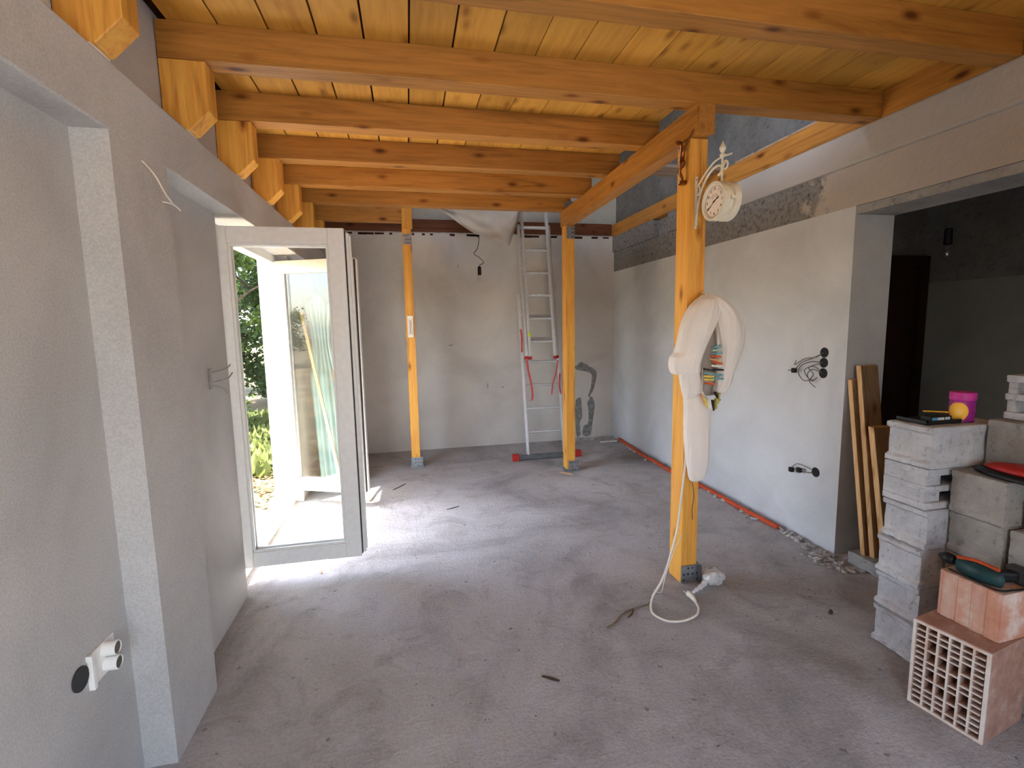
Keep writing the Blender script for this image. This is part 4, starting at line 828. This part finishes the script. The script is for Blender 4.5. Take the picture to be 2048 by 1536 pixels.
rl = BM(); lathe(rl, [(.02, 0), (.075, 0), (.078, .01), (.078, 1.58), (.06, 1.6), (.03, 1.57)], (-.865, 5.2, 0), 'z', 24); obj('foam_roll', rl, 'foam', smooth=2, label='grey roll of foam standing in the far left corner', cat='roll')
bm = loft(BM(), [(.0, -.74, -.58, 4.95, .10), (.1, -.75, -.57, 4.95, .11), (.7, -.75, -.58, 4.95, .10), (.95, -.73, -.60, 4.95, .07), (1.0, -.69, -.64, 4.95, .03)], 24, .06, 3); obj('white_sack', bm, 'poly_bag', smooth=True, label='tall white sack standing behind the farther sash', cat='sack')

# ================================================================ OUTSIDE
def leaf_tree(name, x, y, h, rx, rz, n, mat, label, z0=.35, size=.075, seed=0):
    rnd = random.Random(seed); t = thing(name, (x, y, -.05), label, 'tree', 'trees outside')
    obj('trunk', tube(BM(), [(x, y, -.06), (x+.1, y, h*.3), (x-.05, y+.1, h*.6), (x+.05, y, h*.85)], .09, n=8, k=3, rfun=lambda t_, i_: .10*(1-.75*t_)), 'bark', parent=t, smooth=True)
    for b in range(7):
        a_ = rnd.random()*6.28; zz = h*rnd.uniform(.3, .7); obj('branch', tube(BM(), [(x, y, zz), (x+.5*rx*math.cos(a_), y+.5*rx*math.sin(a_), zz+.25*h*.5), (x+.85*rx*math.cos(a_), y+.85*rx*math.sin(a_), zz+.35*h*.5)], .03, n=6, k=3, rfun=lambda t_, i_: .035*(1-.8*t_)), 'bark', parent=t, smooth=True)
    cl_ = [(rnd.uniform(0, 1)**.6, rnd.random()*6.28, rnd.uniform(-1, 1)) for _ in range(46)]
    vs, fs = [], []
    for i in range(n):
        r, a_, q = cl_[rnd.randrange(len(cl_))]; wd = rx*r*math.sqrt(max(.05, 1-q*q))
        c = Vector((x+wd*math.cos(a_), y+wd*math.sin(a_), z0+(h-z0)*(q*.5+.5)))+Vector((rnd.gauss(0, .19), rnd.gauss(0, .19), rnd.gauss(0, .19)))*rx*.55
        if c.z < .02: c.z = .02+rnd.random()*.3
        d1 = Vector((rnd.gauss(0, 1), rnd.gauss(0, 1), rnd.gauss(0, .6))).normalized(); d2_ = d1.orthogonal().normalized(); d2_.rotate(Matrix.Rotation(rnd.random()*6.28, 3, d1))
        s = size*rnd.uniform(.6, 1.3); k_ = len(vs); vs += [c-d1*s*.5, c+d2_*s*.28, c+d1*s*.5, c-d2_*s*.28]; fs.append((k_, k_+1, k_+2, k_+3))
    me = bpy.data.meshes.new('foliage'); me.from_pydata([v-Vector((x, y, -.05)) for v in vs], [], fs); me.materials.append(MATS[mat])
    o = bpy.data.objects.new('foliage', me); C.objects.link(o); o.parent = t; o['kind'] = 'stuff'
leaf_tree('garden_tree', -2.9, 7.9, 4.6, 1.05, 2, 20000, 'leaf_a', 'bright green tree seen through the left part of the window', seed=1, z0=.2, size=.085)
leaf_tree('garden_tree', -4.8, 9.6, 6.2, 1.35, 2, 20000, 'leaf_b', 'tall dark green tree behind the window glass', seed=2, size=.11, z0=.1)
leaf_tree('garden_tree', -2.9, 11.2, 6.2, 1.6, 2, 24000, 'leaf_b', 'dark green tree farther off beyond the window', seed=3, size=.11, z0=.1)
leaf_tree('garden_tree', -5.3, 13.6, 6.6, 1.9, 2, 16000, 'leaf_c', 'pale green tall tree farthest beyond the window', seed=4, size=.15, z0=.1)
for i, (x, y, h, lb) in enumerate([(-13.2, -6.3, 2.1, 'low tree mirrored left in the farther sash glass'), (-16.4, -9.6, 2.2, 'low tree mirrored in the middle of the sash glass'), (-12.5, -9.6, 1.9, 'low tree mirrored right in the farther sash glass'), (-17.5, -4.5, 2.4, 'garden tree standing far left outside')]):
    leaf_tree('garden_tree', x, y, h, 1.6, 1, 6000, ['leaf_b', 'leaf_a', 'leaf_b', 'leaf_a'][i], lb, seed=10+i, size=.13)
def ground_scatter(name, n, gen, mat, label, smin, smax, lift):
    vs, fs = [], []
    for i in range(n):
        c = Vector(gen()); d1 = Vector((random.gauss(0, 1), random.gauss(0, 1), lift*random.random())).normalized(); d2_ = d1.cross(Vector((0, 0, 1))).normalized()+Vector((0, 0, random.uniform(-.4, .4))); s = random.uniform(smin, smax)
        k_ = len(vs); vs += [c, c+d1*s*.5+d2_*s*.22, c+d1*s, c+d1*s*.5-d2_*s*.22]; fs.append((k_, k_+1, k_+2, k_+3))
    me = bpy.data.meshes.new(name); me.from_pydata(vs, [], fs); me.materials.append(MATS[mat]); o = bpy.data.objects.new(name, me); C.objects.link(o); o['kind'] = 'stuff'; o['label'] = label; o['category'] = 'ground cover'
ground_scatter('leaf_litter', 5000, lambda: (random.uniform(-3.4, -1.3), random.uniform(3.0, 8.2), -.04+random.random()*.03), 'litter', 'dry brown leaf litter in the garden outside the window', .03, .09, .5)
ground_scatter('grass', 6000, lambda: (random.uniform(-4.0, -1.3), random.uniform(5.4, 9.5), -.05), 'grass', 'yellow green grass in the garden outside the window', .06, .2, 4)
t = thing('garden_flower', (-1.56, 4.95, -.05), 'bright pink flower on the ground outside the window', 'flower')
obj('stem', tube(BM(), [(-1.56, 4.95, -.05), (-1.555, 4.95, .08)], .005, k=1), 'leaf_a', parent=t)
for i in range(7):
    a_ = i*.9; bm = BM(); bmesh.ops.create_icosphere(bm, subdivisions=1, radius=1, matrix=Matrix.Translation((-1.555+.022*math.cos(a_), 4.95+.022*math.sin(a_), .09)) @ Matrix.Diagonal((.022, .022, .014, 1))); obj('petal', bm, 'petal', parent=t, smooth=True)
